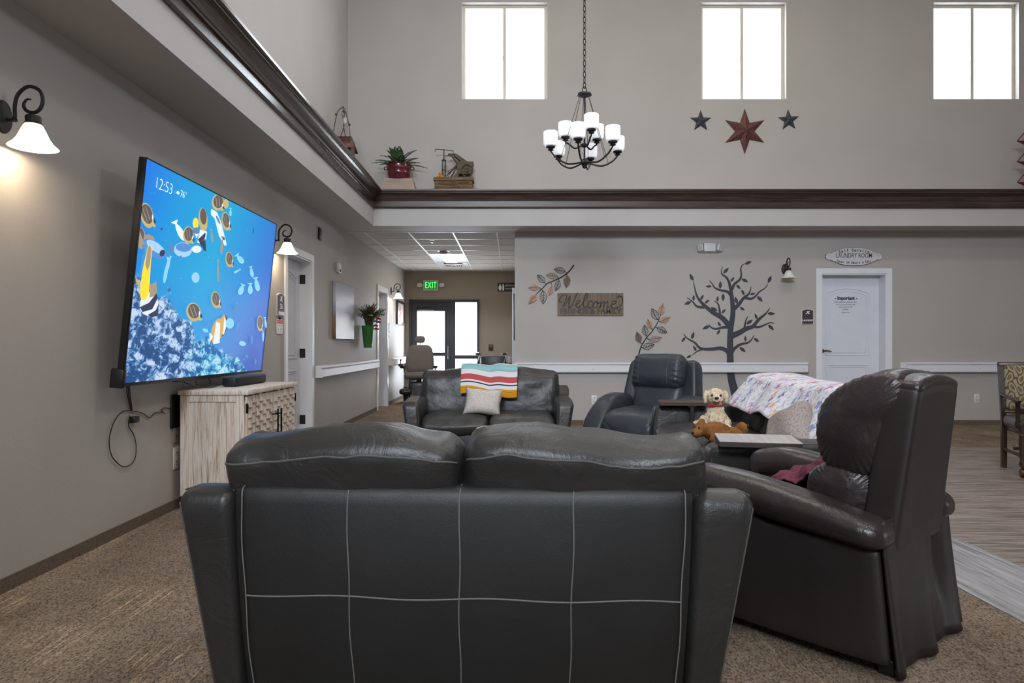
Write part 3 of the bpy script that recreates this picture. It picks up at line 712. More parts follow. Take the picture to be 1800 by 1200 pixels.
# soundbar box
sb = thing('soundbar', 'short black soundbar lying on the whitewashed cabinet', 'speaker', (-2.14, 5.5, .85))
MB().rbox(-2.2, -2.095, 5.18, 5.82, .852, .925, .014, 3).build('body', 'black', sb, world=True)
M['grille'] = plain('speaker_cloth', rgb(30, 30, 33), .8, bs=400, bd=.001)
MB().rbox(-2.099, -2.09, 5.2, 5.8, .86, .917, .004).build('grille', 'grille', sb, world=True)
# cables
tag(MB().tube([(-2.33, 4.75, .93), (-2.26, 4.9, .87), (-2.22, 5.05, .856), (-2.2, 5.19, .875)], .004, 6, 6).build('speaker_cable', 'black'), 'thin black cable running from television to the soundbar', 'cable')
lp = [onleft(*q, .02) for q in ((272, 655), (268, 690), (253, 690), (238, 672), (225, 668))]
lp = [(-2.3, 4.95, .93), (-2.3, 4.98, .88), (-2.31, 5.02, .857), (-2.28, 5.12, .86), (-2.28, 5.16, .9), (-2.3, 5.12, .93)]
tag(MB().tube(lp, .0035, 6, 6).build('loop_cable', 'black'), 'small black cable loop hanging under the television above the cabinet', 'cable')
m = MB()
for k, o in enumerate((0, 3, 6)):
    m.tube([onleft(222 + o, 678, .03 + .01 * k), onleft(223 + o * .9, 690, .02 + .006 * k), onleft(227 + o * .6, 708, .012), onleft(230 + o * .4, 722, .012)], .0035, 6, 5)
cb = thing('hanging_cables', 'bundle of thin black cables hanging from the television corner', 'cable', onleft(228, 725, .01))
m.build('cable', 'black', cb, world=True)
lp = [onleft(*q, .012) for q in ((230, 722), (214, 724), (199, 745), (192, 775), (196, 800), (207, 814), (217, 820), (230, 816), (238, 803), (239, 780), (234, 762), (226, 748), (228, 730))]
MB().tube(lp, .0035, 6, 5).build('cable_loop', 'black', cb, world=True)
lp = [onleft(*q, .012) for q in ((231, 724), (240, 723), (252, 727), (263, 734), (272, 726), (284, 724), (290, 727), (284, 722), (288, 717), (299, 718), (306, 722))]
MB().tube(lp, .0035, 6, 5).build('cable_tail', 'black', cb, world=True)
p = onleft(236, 737, .02); MB().rbox(p.x - .018, p.x + .02, p.y - .03, p.y + .03, p.z - .02, p.z + .02, .005).build('power_adapter', 'black', cb, world=True)

# ------------------------------------------------------------------ wall plates and signs
M['plate_dark'] = plain('dark_plate', rgb(46, 46, 50), .4)
def outlet(label, FX, u, z, mm='greyplastic', s=1.0, slots='plate_dark'):
    X = FX @ T(u, z, 0); t = thing('outlet', label, 'outlet', X @ Vector((0, 0, 0)))
    MB().rbox(-.036 * s, .036 * s, -.058 * s, .058 * s, 0, .006, .004, X=X).build('cover_plate', mm, t, world=True)
    for y in (-.026, .02):
        m = MB()
        for x in (-.009, .006): m.box((x) * s, (x + .004) * s, y * s, (y + .013) * s, .006, .0075, X=X)
        m.lathe([(.004, .006), (.004, .0075)], 8, X=X @ T(0, (y - .008) * s, 0)).build('socket', slots, t, world=True)
    return t
p = onback(1044.5, 702.5); outlet('white outlet on the beige wall beside the grey recliner', FXB, p.x, p.z, s=1.15)
p = onback(1716.5, 700); outlet('white outlet on the wall between lift chair and patterned chair', FXB, p.x, p.z, s=1.1)
p = onleft(307.5, 805); o_ = outlet('white power outlet low on the wall behind the cabinet', FXL, p.y + .02, p.z, s=1.35)
p = onleft(307.5, 760); outlet('grey data outlet above the power outlet behind the cabinet', FXL, p.y + .02, p.z, 'ventgrey', 1.3)
p = onleft(307, 722); t = thing('recessed_box', 'black recessed cable box above the two outlets behind the cabinet', 'cable box', p)
MB().rbox(-.11, .11, -.12, .12, 0, .012, .006, X=FXL @ T(p.y + .04, p.z, 0)).build('frame', 'black', t, world=True)
p = onleft(561, 411); t = thing('intercom_panel', 'small black panel high on the wall right of the door', 'panel', p)
MB().rbox(-.06, .06, -.075, .075, 0, .02, .006, X=FXL @ T(p.y, p.z, 0)).build('case', 'black', t, world=True)
MB().rbox(-.045, .045, -.02, .055, .02, .024, .003, X=FXL @ T(p.y, p.z, 0)).build('grille', 'plate_dark', t, world=True)
p = onleft(592.5, 471); t = thing('motion_sensor', 'small white motion sensor above the landscape canvas', 'sensor', p)
MB().rbox(-.06, .06, -.07, .07, 0, .045, .012, 3, X=FXL @ T(p.y, p.z, 0)).build('case', 'greyplastic', t, world=True)
MB().ball((0, -.035, .042), (.025, .02, .012), 12, X=FXL @ T(p.y, p.z, 0)).build('lens', 'plate_dark', t, world=True)
M['signdark'] = plain('charcoal_sign_face', rgb(58, 50, 56), .5)
M['letter'] = plain('white_lettering', rgb(226, 226, 230), .5)
def arched(w, h, rise): return [(-w, -h), (w, -h)] + [(w * (1 - 2 * k / 12), h + rise * (1 - (2 * k / 12 - 1) ** 2)) for k in range(13)]
def plaque(name, label, X, w, h, rise, txt, size, tag_=False, ty=None):
    t = thing(name, label, 'sign', X @ Vector((0, 0, 0)))
    MB().prism(arched(w, h, rise), 0, .012, X=X).build('backing', 'greyplastic', t, world=True)
    MB().prism(arched(w * .9, h * .93, rise * .95), .012, .017, X=X).build('face', 'signdark', t, world=True)
    m = MB(); z0 = .0175; s = w * .36; yc = h * .68
    m.prism([(-s, -s * .55 + yc), (-s * .55, -s * .7 + yc), (s, s * .5 + yc), (s * .6, s * .75 + yc)], z0, z0 + .001, X=X).prism([(s * .95, -s * .6 + yc), (s * .5, -s * .8 + yc), (s * .02, -s * .25 + yc), (s * .3, 0 + yc)], z0, z0 + .001, X=X).prism([(-s * .5, s * .6 + yc), (-s * .1, s * .7 + yc), (s * .1, s * .25 + yc), (-s * .2, 0 + yc)], z0, z0 + .001, X=X)
    m.text(txt, size, X @ T(0, ty if ty is not None else -h * .45, z0), .001, bold=.001)
    m.build('lettering', 'letter', t, world=True)
    return t
p = onback(1419, 557.5); plaque('room_sign', 'dark arched sign reading LAUNDRY beside the laundry door', FXB @ T(p.x, p.z, 0), .088, .103, .022, 'LAUNDRY', .034)
p = onleft(491.5, 537); X = FXL @ T(p.y, p.z, 0)
t = plaque('room_sign', 'dark arched sign numbered 26 beside the door behind the television', X, .105, .105, .025, '26', .075, ty=-.01)
MB().rbox(-.085, .085, -.098, -.062, .0172, .02, .001, 1, X=X).build('name_tag', 'letter', t, world=True)
p = onleft(490.5, 574); X = FXL @ T(p.y, p.z, 0)
t = thing('notice_card', 'small white notice with red header below the 26 sign', 'notice', p)
M['red'] = plain('red_print', rgb(206, 66, 54), .5)
MB().rbox(-.095, .095, -.075, .075, .002, .008, .002, 1, X=X).build('card', 'letter', t, world=True)
MB().box(-.09, .09, .03, .07, .008, .0088, X=X).build('header', 'red', t, world=True)
m = MB(); m.box(-.07, .07, .005, .018, .008, .0088, X=X)
for x in (-.06, .02): m.box(x, x + .03, -.06, -.01, .008, .0088, X=X)
m.build('print', 'ventgrey', t, world=True)
MB().lathe([(.012, 0), (.014, .012), (.008, .02)], 10, X=X @ T(0, .088, 0)).build('hook', 'bronze', t, world=True)
# canvas landscape
def canvas_mat():
    g = G('landscape_print'); c = g.co(); s = g.n('SeparateXYZ'); g.l(c, s.inputs[0])
    f = g.noise(g.mapped((6, 3, 9)), 1.0, 5, .6, .5)
    z = g.math('ADD', s.outputs[2], g.math('MULTIPLY', g.math('SUBTRACT', f, .5), .12))
    zz = g.math('MULTIPLY', z, 1.28)
    c1 = g.ramp(zz, [(0, rgb(84, 66, 50)), (.14, rgb(128, 92, 62)), (.34, rgb(146, 104, 80)), (.48, rgb(150, 140, 150)), (.55, rgb(142, 156, 180)), (.72, rgb(190, 186, 190)), (1, rgb(150, 160, 178))])
    return g.done(c1, .34, None, 0, .4)
M['canvas'] = canvas_mat()
a, b = onleft(579.5, 540), onleft(617.3, 540)
t = thing('canvas_picture', 'glossy landscape canvas hung on the wall between two doors', 'picture', (XL, (a.y + b.y) / 2, 1.25))
MB().rbox(a.y + .14, b.y, 1.25, 2.025, .004, .045, .004, 1, X=FXL).build('canvas', 'canvas', t, world=True)
# framed picture in the hall
t = thing('framed_picture', 'small framed red flower print at the hall end', 'picture', (XL, 14.6, 1.6))
m = MB(); 
for q in ((14.15, 14.2, 1.6, 2.1), (15.05, 15.1, 1.6, 2.1), (14.2, 15.05, 1.6, 1.65), (14.2, 15.05, 2.05, 2.1)): m.box(*q, 0, .04, X=FXL)
m.build('frame', 'darkwood', t, world=True)
M['print'] = plain('pale_print', rgb(206, 190, 176), .4); M['redflower'] = plain('red_petals', rgb(176, 40, 48), .6, var=.2)
m = MB().box(14.2, 15.05, 1.65, 2.05, .004, .012, X=FXL); m.build('print', 'print', t, world=True)
m = MB()
for k in range(5): m.lathe([(0, .0145), (.045, .013)], 8, X=FXL @ T(14.6 + .08 * math.cos(k * 1.26), 1.85 + .1 * math.sin(k * 1.26), 0), close=True)
m.build('flower', 'redflower', t, world=True)
p = onleft(683.5, 578); t = thing('room_sign', 'narrow teal room sign on the wall beside the second door', 'sign', p)
M['teal'] = plain('teal_sign', rgb(60, 100, 104), .5)
MB().rbox(-.05, .05, -.1, .1, 0, .015, .003, X=FXL @ T(13.32, 1.5, 0)).build('face', 'teal', t, world=True)
MB().rbox(-.03, .03, -.19, -.12, 0, .012, .003, X=FXL @ T(13.32, 1.5, 0)).build('holder', 'plate_dark', t, world=True)

# hall end wall
FXH = FB((0, 15.34, 0))
p = at(757.5, 501.5, 15.34); X = FXH @ T(p.x, p.z, 0)
t = thing('exit_sign', 'green lit EXIT sign with two lamp heads over the glazed door', 'exit sign', p)
MB().rbox(-.165, .165, -.115, .115, .0, .05, .008, X=X).build('housing', 'greyplastic', t, world=True)
M['exitface'] = emit('exit_face', rgb(66, 128, 74), .3); M['exitgreen'] = emit('exit_green', rgb(70, 240, 100), 1.5)
MB().box(-.145, .145, -.095, .095, .05, .052, X=X).build('face', 'exitface', t, world=True)
MB().text('EXIT', .2, X @ T(0, -.003, .0525), .002, sx=.60, bold=.002, space=1.08).build('lettering', 'exitgreen', t, world=True)
for s in (-1, 1): MB().rbox(s * .25 - .055, s * .25 + .055, -.04, .05, .01, .07, .015, 3, X=X).tube([(s * .16, 0, .03), (s * .22, 0, .035)], .012, 8, X=X).build('lamp_head', 'greyplastic', t, world=True)
p = at(863, 610.5, 15.34); t = thing('wall_box', 'small dark wall box right of the glazed exit door', 'wall box', p)
MB().rbox(-.05, .05, -.07, .07, 0, .03, .006, X=FXH @ T(p.x, p.z, 0)).build('case', 'plate_dark', t, world=True)
MB().rbox(-.035, .035, -.03, .04, .03, .034, .003, X=FXH @ T(p.x, p.z, 0)).build('cover', 'black', t, world=True)
# restroom blade sign out of the hall's right wall
p = at(890.5, 504.5, 13.0); X = FB((0, 13.0, 0)) @ T(p.x, p.z, 0)
t = thing('restroom_sign', 'black blade sign with two white figures in the hall', 'sign', p)
MB().rbox(-.17, .19, -.085, .085, -.006, .006, .004, X=X).build('panel', 'black', t, world=True)
m = MB()
for x, sk in ((-.125, 1), (-.065, 0)):
    m.lathe([(0, .0075), (.012, .0075)], 10, X=X @ T(x, .052, 0), close=True)
    m.prism([(x - .016, .035), (x + .016, .035), (x + (.03 if sk else .014), -.02), (x + .009, -.065), (x - .009, -.065), (x - (.03 if sk else .014), -.02)], .006, .0075, X=X)
m.box(-.096, -.094, -.065, .065, .006, .0075, X=X)
m.text('RESTROOMS', .036, X @ T(.075, .03, .0062), .0012, sx=.95); m.box(-.03, .16, -.035, -.03, .006, .0075, X=X)
m.build('lettering', 'letter', t, world=True)
for q in ((-.172, .192, .083, .088), (-.172, .192, -.088, -.083)): pass
# pinned board and door trim on the hall's right wall, seen edge on
tag(MB().rbox(.022, .06, 11.0, 12.2, 1.25, 2.0, .006).build('notice_board', 'plate_dark'), 'dark notice board seen edge on at the corner of the hall', 'notice board')
MB().box(.0, .062, 12.9, 13.0, 0, 2.25).box(.0, .062, 13.9, 14.0, 0, 2.25).box(.0, .062, 13.0, 13.9, 2.17, 2.25).build('trim_4', 'white', kind='structure')
# ------------------------------------------------------------------ leather furniture
def wob(co, amp, sc, seed):
    n_ = noise.noise_vector((co + Vector((seed, seed * 2, seed * 3))) * sc); return co + n_ * amp
def couch(name, label, cat, W, n, loc, rz, bh=0.0, lean=.06, lea='leather', flat='leather_flat', arm_w=.19, backs='over', group=None, seed=1.0, skip_back=False):
    """two or three seater; local front is -y"""
    t = thing(name, label, cat, loc, rz, group)
    hw = W / 2; ix = hw - arm_w                                # inner face of the arms
    MB().rbox(-ix - .02, ix + .02, -.40, .40, .09, .32, .02).build('base_frame', flat, t)
    # rear shell with sewn panels
    def shell(co, p):
        z = co.z; tz = (z - .09) / .66
        co.x *= .955 + .045 * min(1, max(0, tz)); co.y += .02 * math.sin(min(1, max(0, tz)) * PI) + .035 * max(0, tz) - .035
        return co
    m = MB(); zc = .42
    m.cush((ix + .015, .055, .335), (.02, .03, .035), 16, lambda c, p: shell(c + Vector((0, .41, zc)), p), puff=(0, .012, 0)); m.build('back_shell', flat, t, sharp=60)
    st = MB()
    def rear(x, z):
        hx, hz = ix + .015, .335; u = x / hx; w = (z - zc) / hz
        y = .055 + .012 * max(0, (1 - u * u)) * max(0, (1 - w * w))
        return shell(Vector((x, y + .41 + .0005, z)), None)
    k = 2 * n
    for i in range(k + 1):
        x = -ix + 2 * ix * i / k; x = max(-ix + .012, min(ix - .012, x))
        pts = [rear(x + .0022 * math.sin(j * .8 + i), .1 + .62 * j / 16) for j in range(17)]; 
        e = rear(x, .735); pts += [e + Vector((0, -.012, .012)), e + Vector((0, -.05, .02))]
        st.tube(pts, .0021, 6, 2)
    pts = [rear(-ix + .015 + (2 * ix - .03) * j / 20, .437 + .004 * math.sin(j * .9)) for j in range(21)]
    st.tube(pts, .0026, 6, 2)
    st.build('stitching', 'stitch', t, label='pale stitching')
    # arms: flare outwards with height, high at the back and stepping down to the front
    for s in (-1, 1):
        def arm(co, p, s=s):
            tz = min(1.1, max(-.1, (co.z + .36) / .72)); y = co.y
            q = (y - .2) / .15; q = max(0, min(1, q)); q = q * q * (3 - 2 * q)
            top = .645 + .096 * q - .02 * max(0, -(y + .1)) / .36
            z = .05 + tz * (top - .05)
            xo = {True: 0}.get(False, 0)
            flare = -.125 + .18 * min(z, .70)       # outer face moves out as it rises
            w01 = (co.x * s + arm_w / 2) / arm_w                        # 0 inner .. 1 outer
            xi = ix * (.958 + .042 * min(1, max(0, (z - .09) / .66))) + .014; x = s * (xi + w01 * (ix + arm_w + flare - xi))
            yy = y + (.03 * max(0, tz) if y > .3 else 0) - (.035 * math.sin(min(1, max(0, tz)) * PI * .9) if y < -.3 else 0)
            return Vector((x, yy, z))
        m = MB(); m.cush((arm_w / 2, .44, .36), (.045, .05, .05), 18, arm, puff=(0, 0, .01))
        am = m.build('arm', lea, t, sharp=60)
        m = MB()
        for xx in (-arm_w / 2 + .016, arm_w / 2 - .016):
            pts = []
            for j in range(25):
                zz = -.33 + .65 * min(1, j / 12.0) if j <= 12 else .352
                yy = -.424 if j <= 12 else -.40 + .80 * (j - 12) / 12.0
                c = arm(Vector((xx * s, yy, zz)), None); pts.append(c + Vector((0, -.001, .001)))
            m.tube(pts, .0028, 6)
        pts = [arm(Vector((arm_w / 2 * s - s * .0125, .4255, -.34 + .66 * j / 12)), None) for j in range(13)]
        m.tube(pts, .003, 6)
        m.build('stitching', 'stitchdark', am, label='grey stitching')
    # seat cushions
    cw = ix / n
    for i in range(n):
        cx = -ix + cw * (2 * i + 1)
        def seat(co, p, cx=cx, i=i):
            c = co + Vector((cx, -.09, .405)); dip = .018 * math.exp(-((co.x / (cw * .6)) ** 2 + (co.y / .22) ** 2)) if co.z > 0 else 0
            c.z -= dip; c.z -= .025 * max(0, (-co.y - .2) / .16) * (1 if co.z > 0 else .2)
            return wob(c, .010, 7, seed + i)
        m = MB(); m.cush((cw - .003, .365, .085), (.05, .07, .07), 22, seat, puff=(0, .02, .035)); m.build('seat_cushion', lea, t, sharp=70)
    # loose back cushions that roll over the shell
    bw = (ix + .068) / n
    for i in range(n):
        cx = -(ix + .068) + bw * (2 * i + 1)
        def bk(co, p, cx=cx, i=i):
            h = (co.z + .25) / .5                                       # 0 low .. 1 high
            # upper part is thick and rolls back over the shell
            y = co.y * (.72 + .5 * max(0, h) if co.y > 0 else .95 - .15 * h)
            if co.y > 0 and h < .55: y = min(y, .075)
            c = Vector((cx + co.x * (.93 + .07 * min(1, h * 1.6)), y + .235 + lean * h, .668 + bh + co.z))
            c.z += .014 * math.sin(co.x * 9 + i * 2) * max(0, h)
            c = wob(c, .013, 6, seed + 5 + i); return wob(c, .005, 17, seed + 9 + i)
        P = (bw - .003, .15, .245); Rr = (.055, .10, .085)
        m = MB(); m.cush(P, Rr, 26, bk, puff=(.012, .02, .01)); bc = m.build('back_cushion', lea, t, sharp=70)
        m = MB()
        for yq, zq in ((.93, .62), (-.93, .62)):
            ps = [MB.cushpt(Vector((-1 + 2 * j / 40, yq * 1.0 if abs(yq) == 1 else math.copysign(1, yq), zq)), P, Rr, (.012, .02, .01), bk) for j in range(41)]
            m.tube(ps, .0042, 6)
        m.build('piping', 'stitchdark' if yq else lea, bc, label='raised seam along the cushion')
    for x in (-ix, ix):
        for y in (-.36, .36): MB().rbox(x - .03, x + .03, y - .03, y + .03, 0, .095, .006, 1).build('foot', 'black', t)
    return t
fs = couch('loveseat', 'dark leather loveseat in front, seen from behind', 'sofa', 1.70, 2, (-.128, 2.445, 0), PI - math.radians(2.8), bh=-.015, seed=1)
couch('loveseat', 'dark leather loveseat facing the room under the striped blanket', 'sofa', 1.66, 2, (-.226, 6.86, 0), 0, seed=3)
SR = -PI / 2 - math.radians(5)
SOFA = (1.735, 4.965)
sf = couch('sofa', 'long dark leather sofa under the floral blanket', 'sofa', 2.70, 3, (*SOFA, 0), SR, bh=-.03, lean=.15, arm_w=.22, seed=7)
sf.scale = (1, 1.2, 1)                                   # deeper than the loveseats
st = MB()
for k_ in range(1):
    ox = 1.35 - .004; st.tube([(ox - .012, -.40, .50), (ox - .03, -.15, .28), (ox - .034, .05, .24), (ox - .034, .40, .24)], .003, 6)
st.build('stitching', 'stitchdark', sf, label='grey seam on the arm side')
SXU = Matrix.Translation((*SOFA, 0)) @ R(SR, 'Z'); SX = SXU @ Matrix.Diagonal((1, 1.2, 1, 1))

# ------------------------------------------------------------------ grey recliner by the back wall
def recliner(label, loc, rz):
    t = thing('recliner', label, 'recliner', loc, rz)
    MB().rbox(-.30, .30, -.36, .38, .06, .30, .03).build('base_frame', 'leather_blue', t)
    for s in (-1, 1):
        def arm(co, p, s=s):
            y = co.y; tz = (co.z + .3) / .6
            f = max(0, -(y + .0)) / .5
            top = .615 - .30 * f ** 2.3 + .02 * math.cos(y * 3)
            x = s * (.40 + co.x * s * (1.0 + .12 * tz) + .02 * tz)
            return Vector((x, y - .04 * math.sin(PI * min(1, max(0, tz))) * (1 if y < -.3 else 0), .05 + tz * (top - .05)))
        m = MB(); m.cush((.105, .49, .3), (.085, .09, .09), 18, arm, puff=(0, 0, .01)); a = m.build('arm', 'leather_blue', t, sharp=70)
        st = MB()
        for yq in (-.22, .05): st.tube([arm(Vector((-.105 * s + .21 * s * j / 10, yq, .3)), None) + Vector((0, 0, .012 + .002)) if 1 < j < 9 else arm(Vector((-.106 * s + .212 * s * j / 10, yq, .25)), None) for j in range(11)], .0025, 6)
        st.build('stitching', 'stitchdark', a)
    def seat(co, p):
        c = co + Vector((0, -.11, .40)); c.z -= .07 * max(0, (-co.y - .15) / .27) ** 2; return wob(c, .01, 7, 3)
    m = MB(); m.cush((.285, .40, .10), (.06, .09, .08), 18, seat, puff=(0, .02, .035)); m.build('seat_cushion', 'leather_blue', t, sharp=70)
    m = MB(); m.cush((.285, .055, .165), (.05, .05, .06), 14, lambda c, p: wob(c + Vector((0, -.47 + .06 * c.z, .235)), .008, 8, 2), puff=(0, .02, 0)); m.build('footrest', 'leather_blue', t, sharp=70)
    lean = R(-math.radians(14), 'X')
    X = T(0, .30, .34) @ lean
    def shell(co, p):
        w = 1 - .10 * max(0, co.z / .36); c = Vector((co.x * w, co.y + .03 - .06 * (abs(co.x) / .4) ** 3, co.z + .31)); return c
    m = MB(); m.cush((.43, .125, .36), (.05, .08, .10), 18, shell, X=X); m.build('back_shell', 'leather_blue', t, sharp=70)
    m = MB(); m.cush((.285, .10, .20), (.07, .09, .08), 16, lambda c, p: wob(c + Vector((0, -.11, .19)), .012, 8, 5), X=X, puff=(0, .03, 0)); m.build('lumbar_cushion', 'leather_blue', t, sharp=70)
    def head(co, p):
        c = co + Vector((0, -.17, .515)); k = abs(co.x) / .30
        if k > .6: c.y += .006 * math.sin(co.z * 110 + co.x * 20) * min(1, (k - .6) / .2)
        return wob(c, .008, 8, 8)
    m = MB(); m.cush((.30, .13, .185), (.07, .12, .13), 30, head, X=X, puff=(0, .02, .01)); h = m.build('headrest_cushion', 'leather_head', t, sharp=70)
    st = MB()
    for x in (-.15, .12):
        pts = []
        for j in range(21):
            a_ = -PI * .62 + PI * 1.24 * j / 20 
            p_ = Vector((x / .3, -math.cos(a_) * 1, math.sin(a_))); k_ = max(abs(p_.y), abs(p_.z)); p_ = Vector((p_.x, p_.y / k_, p_.z / k_))
            pts.append(MB.cushpt(p_, (.30, .13, .185), (.07, .12, .13), (0, .02, .01), head))
        st.tube(pts, .0025, 6, X=X)
    st.build('stitching', 'stitchdark', h)
    for x in (-.34, .34):
        for y in (-.3, .3): MB().rbox(x - .03, x + .03, y - .03, y + .03, 0, .06, .006, 1).build('foot', 'black', t)
    return t
recliner('blue black leather recliner with rounded arms by the back wall', (1.44, 7.2, 0), -math.radians(38))

# ------------------------------------------------------------------ brown lift chair, seen from behind
LC = (1.30, 2.93); LR = math.radians(221.8)
def lift_chair(label):
    t = thing('lift_recliner', label, 'recliner', (*LC, 0), LR)
    B, S = 'leather_brown', 'leather_skirt'
    # local: rear is +y. base with side panels that spread towards the floor
    def base(co, p):
        tz = min(1, max(0, (co.z + .22) / .44)); w = 1.06 - .09 * tz
        y = co.y * (1.0 if co.y < 0 else 1.06 - .16 * tz); return Vector((co.x * w, y - .03, co.z + .29))
    m = MB(); m.cush((.335, .40, .235), (.02, .02, .02), 12, base); m.build('base', S, t, sharp=60)
    for s in (-1, 1):
        def panel(co, p, s=s):
            tz = min(1, max(0, (co.z + .25) / .5)); x = s * (.372 - .02 * tz) + co.x
            y = co.y * (1.07 - .10 * tz if co.y > 0 else 1.0) - .03 + (.03 * tz if co.y < 0 else 0)
            z = .055 + tz * (.47 + .10 * (-co.y / .42 if co.y < 0 else 0) - .02 * max(0, co.y / .42) - .055)
            c = Vector((x, y, z)); c.x += s * .006 * math.sin(co.y * 8) * (1 - tz); return c
        m = MB(); m.cush((.018, .43, .25), (.014, .02, .02), 16, panel); m.build('side_panel', S, t, sharp=60)
        def arm(co, p, s=s):
            f = (-co.y + .43) / .86                                    # 0 rear .. 1 front
            z = co.z * (.85 + .25 * f) + .495 + .10 * math.sin(min(1, f * .85) * PI * .56) - .03 * max(0, f - .82) / .18
            x = s * (.345 + .01 * f) + co.x * (1 + .1 * math.sin(f * PI))
            return wob(Vector((x, co.y - .03, z)), .006, 7, 4 + s)
        m = MB(); m.cush((.085, .45, .062), (.06, .06, .055), 20, arm, puff=(.008, 0, .015)); a = m.build('arm', B, t, sharp=70)
        if 0: MB().tube([arm(Vector((.085 * math.cos(w) * .96, .445, .058 * math.sin(w))), None) for w in [2 * PI * k / 18 for k in range(19)]], .0022, 6).build('piping', 'leather_skirt', a)
    def seat(co, p): return wob(co + Vector((0, -.1, .43)), .01, 7, 1)
    m = MB(); m.cush((.255, .34, .07), (.05, .07, .06), 14, seat, puff=(0, .01, .03)); m.build('seat_cushion', B, t, sharp=70)
    # back: flat rear panel, wing sides, three stacked pillows
    lean = R(-math.radians(5), 'X'); X = T(0, .36, .42) @ lean
    def shell(co, p):
        h = (co.z + .31) / .62; w = 1.0 - .15 * h
        z = co.z + .29 + (.02 * (1 - (co.x / .26) ** 2) if h > .8 else 0)
        return Vector((co.x * w, co.y - .02 * (1 - h), z))
    m = MB(); m.cush((.262, .065, .315), (.02, .03, .03), 16, shell, X=X); bs = m.build('back_panel', S, t, sharp=60)
    st = MB()
    for s in (-1, 1): st.tube([X @ shell(Vector((s * .258, -.012, -.30 + .6 * j / 12)), None) + Vector((0, 0, 0)) for j in range(13)], .004, 6)
    st.build('piping', B, bs)
    def pil(yo, zo, sd, gather):
        def f(co, p):
            c = co + Vector((0, yo, zo)); k = abs(p.x) if p is not None else 0
            if k > .6:
                d = Vector((0, co.y, co.z)); 
                if d.length > .02: c += d.normalized() * (.0032 * math.sin(math.atan2(co.z, co.y) * 44 + 2 * math.sin(co.x * 30))) * min(1, (k - .6) / .25)
            return wob(c, .008, 8, sd)
        return f
    m = MB(); f = pil(-.158, .435, 3, 1)
    def headf(co, p):
        c = f(co, p); h = co.z / .17
        if h > .2: c.y += .09 * min(1, h - .2)                          # rolls back over the top of the panel
        return c
    m.cush((.245, .132, .205), (.045, .125, .15), 40, headf, X=X, puff=(.01, .03, .01)); hp = m.build('headrest_cushion', B, t, sharp=70)
    # crown strip over the top of the back
    def crown(co, p): return Vector((co.x * (1 - .0), co.y + .0, co.z + .590 + .030 * (1 - (co.x / .24) ** 2)))
    m = MB(); m.cush((.219, .066, .024), (.02, .03, .022), 14, crown, X=X); m.build('crown_strip', B, t, sharp=70)
    m = MB(); m.cush((.245, .135, .12), (.05, .12, .09), 34, pil(-.175, .155, 6, 1), X=X, puff=(.01, .03, .01)); m.build('lumbar_cushion', B, t, sharp=70)
    # rear skirt: hangs from the arm ends and flares to the floor with folds
    nx, nz = 26, 16; vs = []; fs = []
    for j in range(nz + 1):
        h = j / nz
        for i in range(nx + 1):
            u = -1 + 2 * i / nx
            x = u * (.35 + .02 * h * h); z = .545 - .525 * h
            y = .40 + .055 * h ** 1.3 + .018 * h * math.sin(u * 7.5 + .6) * (1 - abs(u) ** 6) - .06 * math.exp(-((u + .62) / .16) ** 2) * math.sin(h * PI) + .008 * h * h * math.sin(u * 15)
            if h < .25 and abs(u) < .7: y = max(y, .40)
            vs.append((x, y, z))
    for j in range(nz):
        for i in range(nx): k = j * (nx + 1) + i; fs.append((k, k + 1, k + nx + 2, k + nx + 1))
    o = MB().add(vs, fs).build('rear_skirt', S, t, sharp=80); sd = o.modifiers.new('thickness', 'SOLIDIFY'); sd.thickness = .012
    m = MB(); m.cush((.25, .05, .16), (.04, .045, .05), 12, lambda c, p: c + Vector((0, -.47, .30))); m.build('footrest', B, t, sharp=70)
    for x in (-.30, .30):
        for y in (-.36, .40): MB().rbox(x - .03, x + .03, y - .03, y + .03, 0, .06, .006, 1).build('foot', 'black', t)
    return t
lift_chair('tall brown leather lift chair turned away beside the front loveseat')
LX = Matrix.Translation((*LC, 0)) @ R(LR, 'Z')

# ------------------------------------------------------------------ cloth
def sheet(name, mats, f, nu, nv, thick=.008, parent=None):
    """f(u,v) -> world point, u along, v across; carries a uv map"""
    vs = []; fs = []
    for j in range(nv + 1):
        for i in range(nu + 1): vs.append(Vector(f(i / nu, j / nv)))
    for j in range(nv):
        for i in range(nu): k = j * (nu + 1) + i; fs.append((k, k + 1, k + nu + 2, k + nu + 1))
    c = sum(vs, Vector()) / len(vs); c.z = min(v.z for v in vs)
    me = bpy.data.meshes.new(name); me.from_pydata([tuple(v - c) for v in vs], [], fs); me.materials.append(M[mats])
    me.polygons.foreach_set('use_smooth', [True] * len(fs)); uv = me.uv_layers.new(name='UVMap')
    for lp in range(len(me.loops)):
        vi = me.loops[lp].vertex_index; uv.data[lp].uv = ((vi % (nu + 1)) / nu, (vi // (nu + 1)) / nv)
    me.update(); o = bpy.data.objects.new(name, me); COL.objects.link(o); o.location = c
    sd = o.modifiers.new('thickness', 'SOLIDIFY'); sd.thickness = thick; sd.offset = 1
    return o
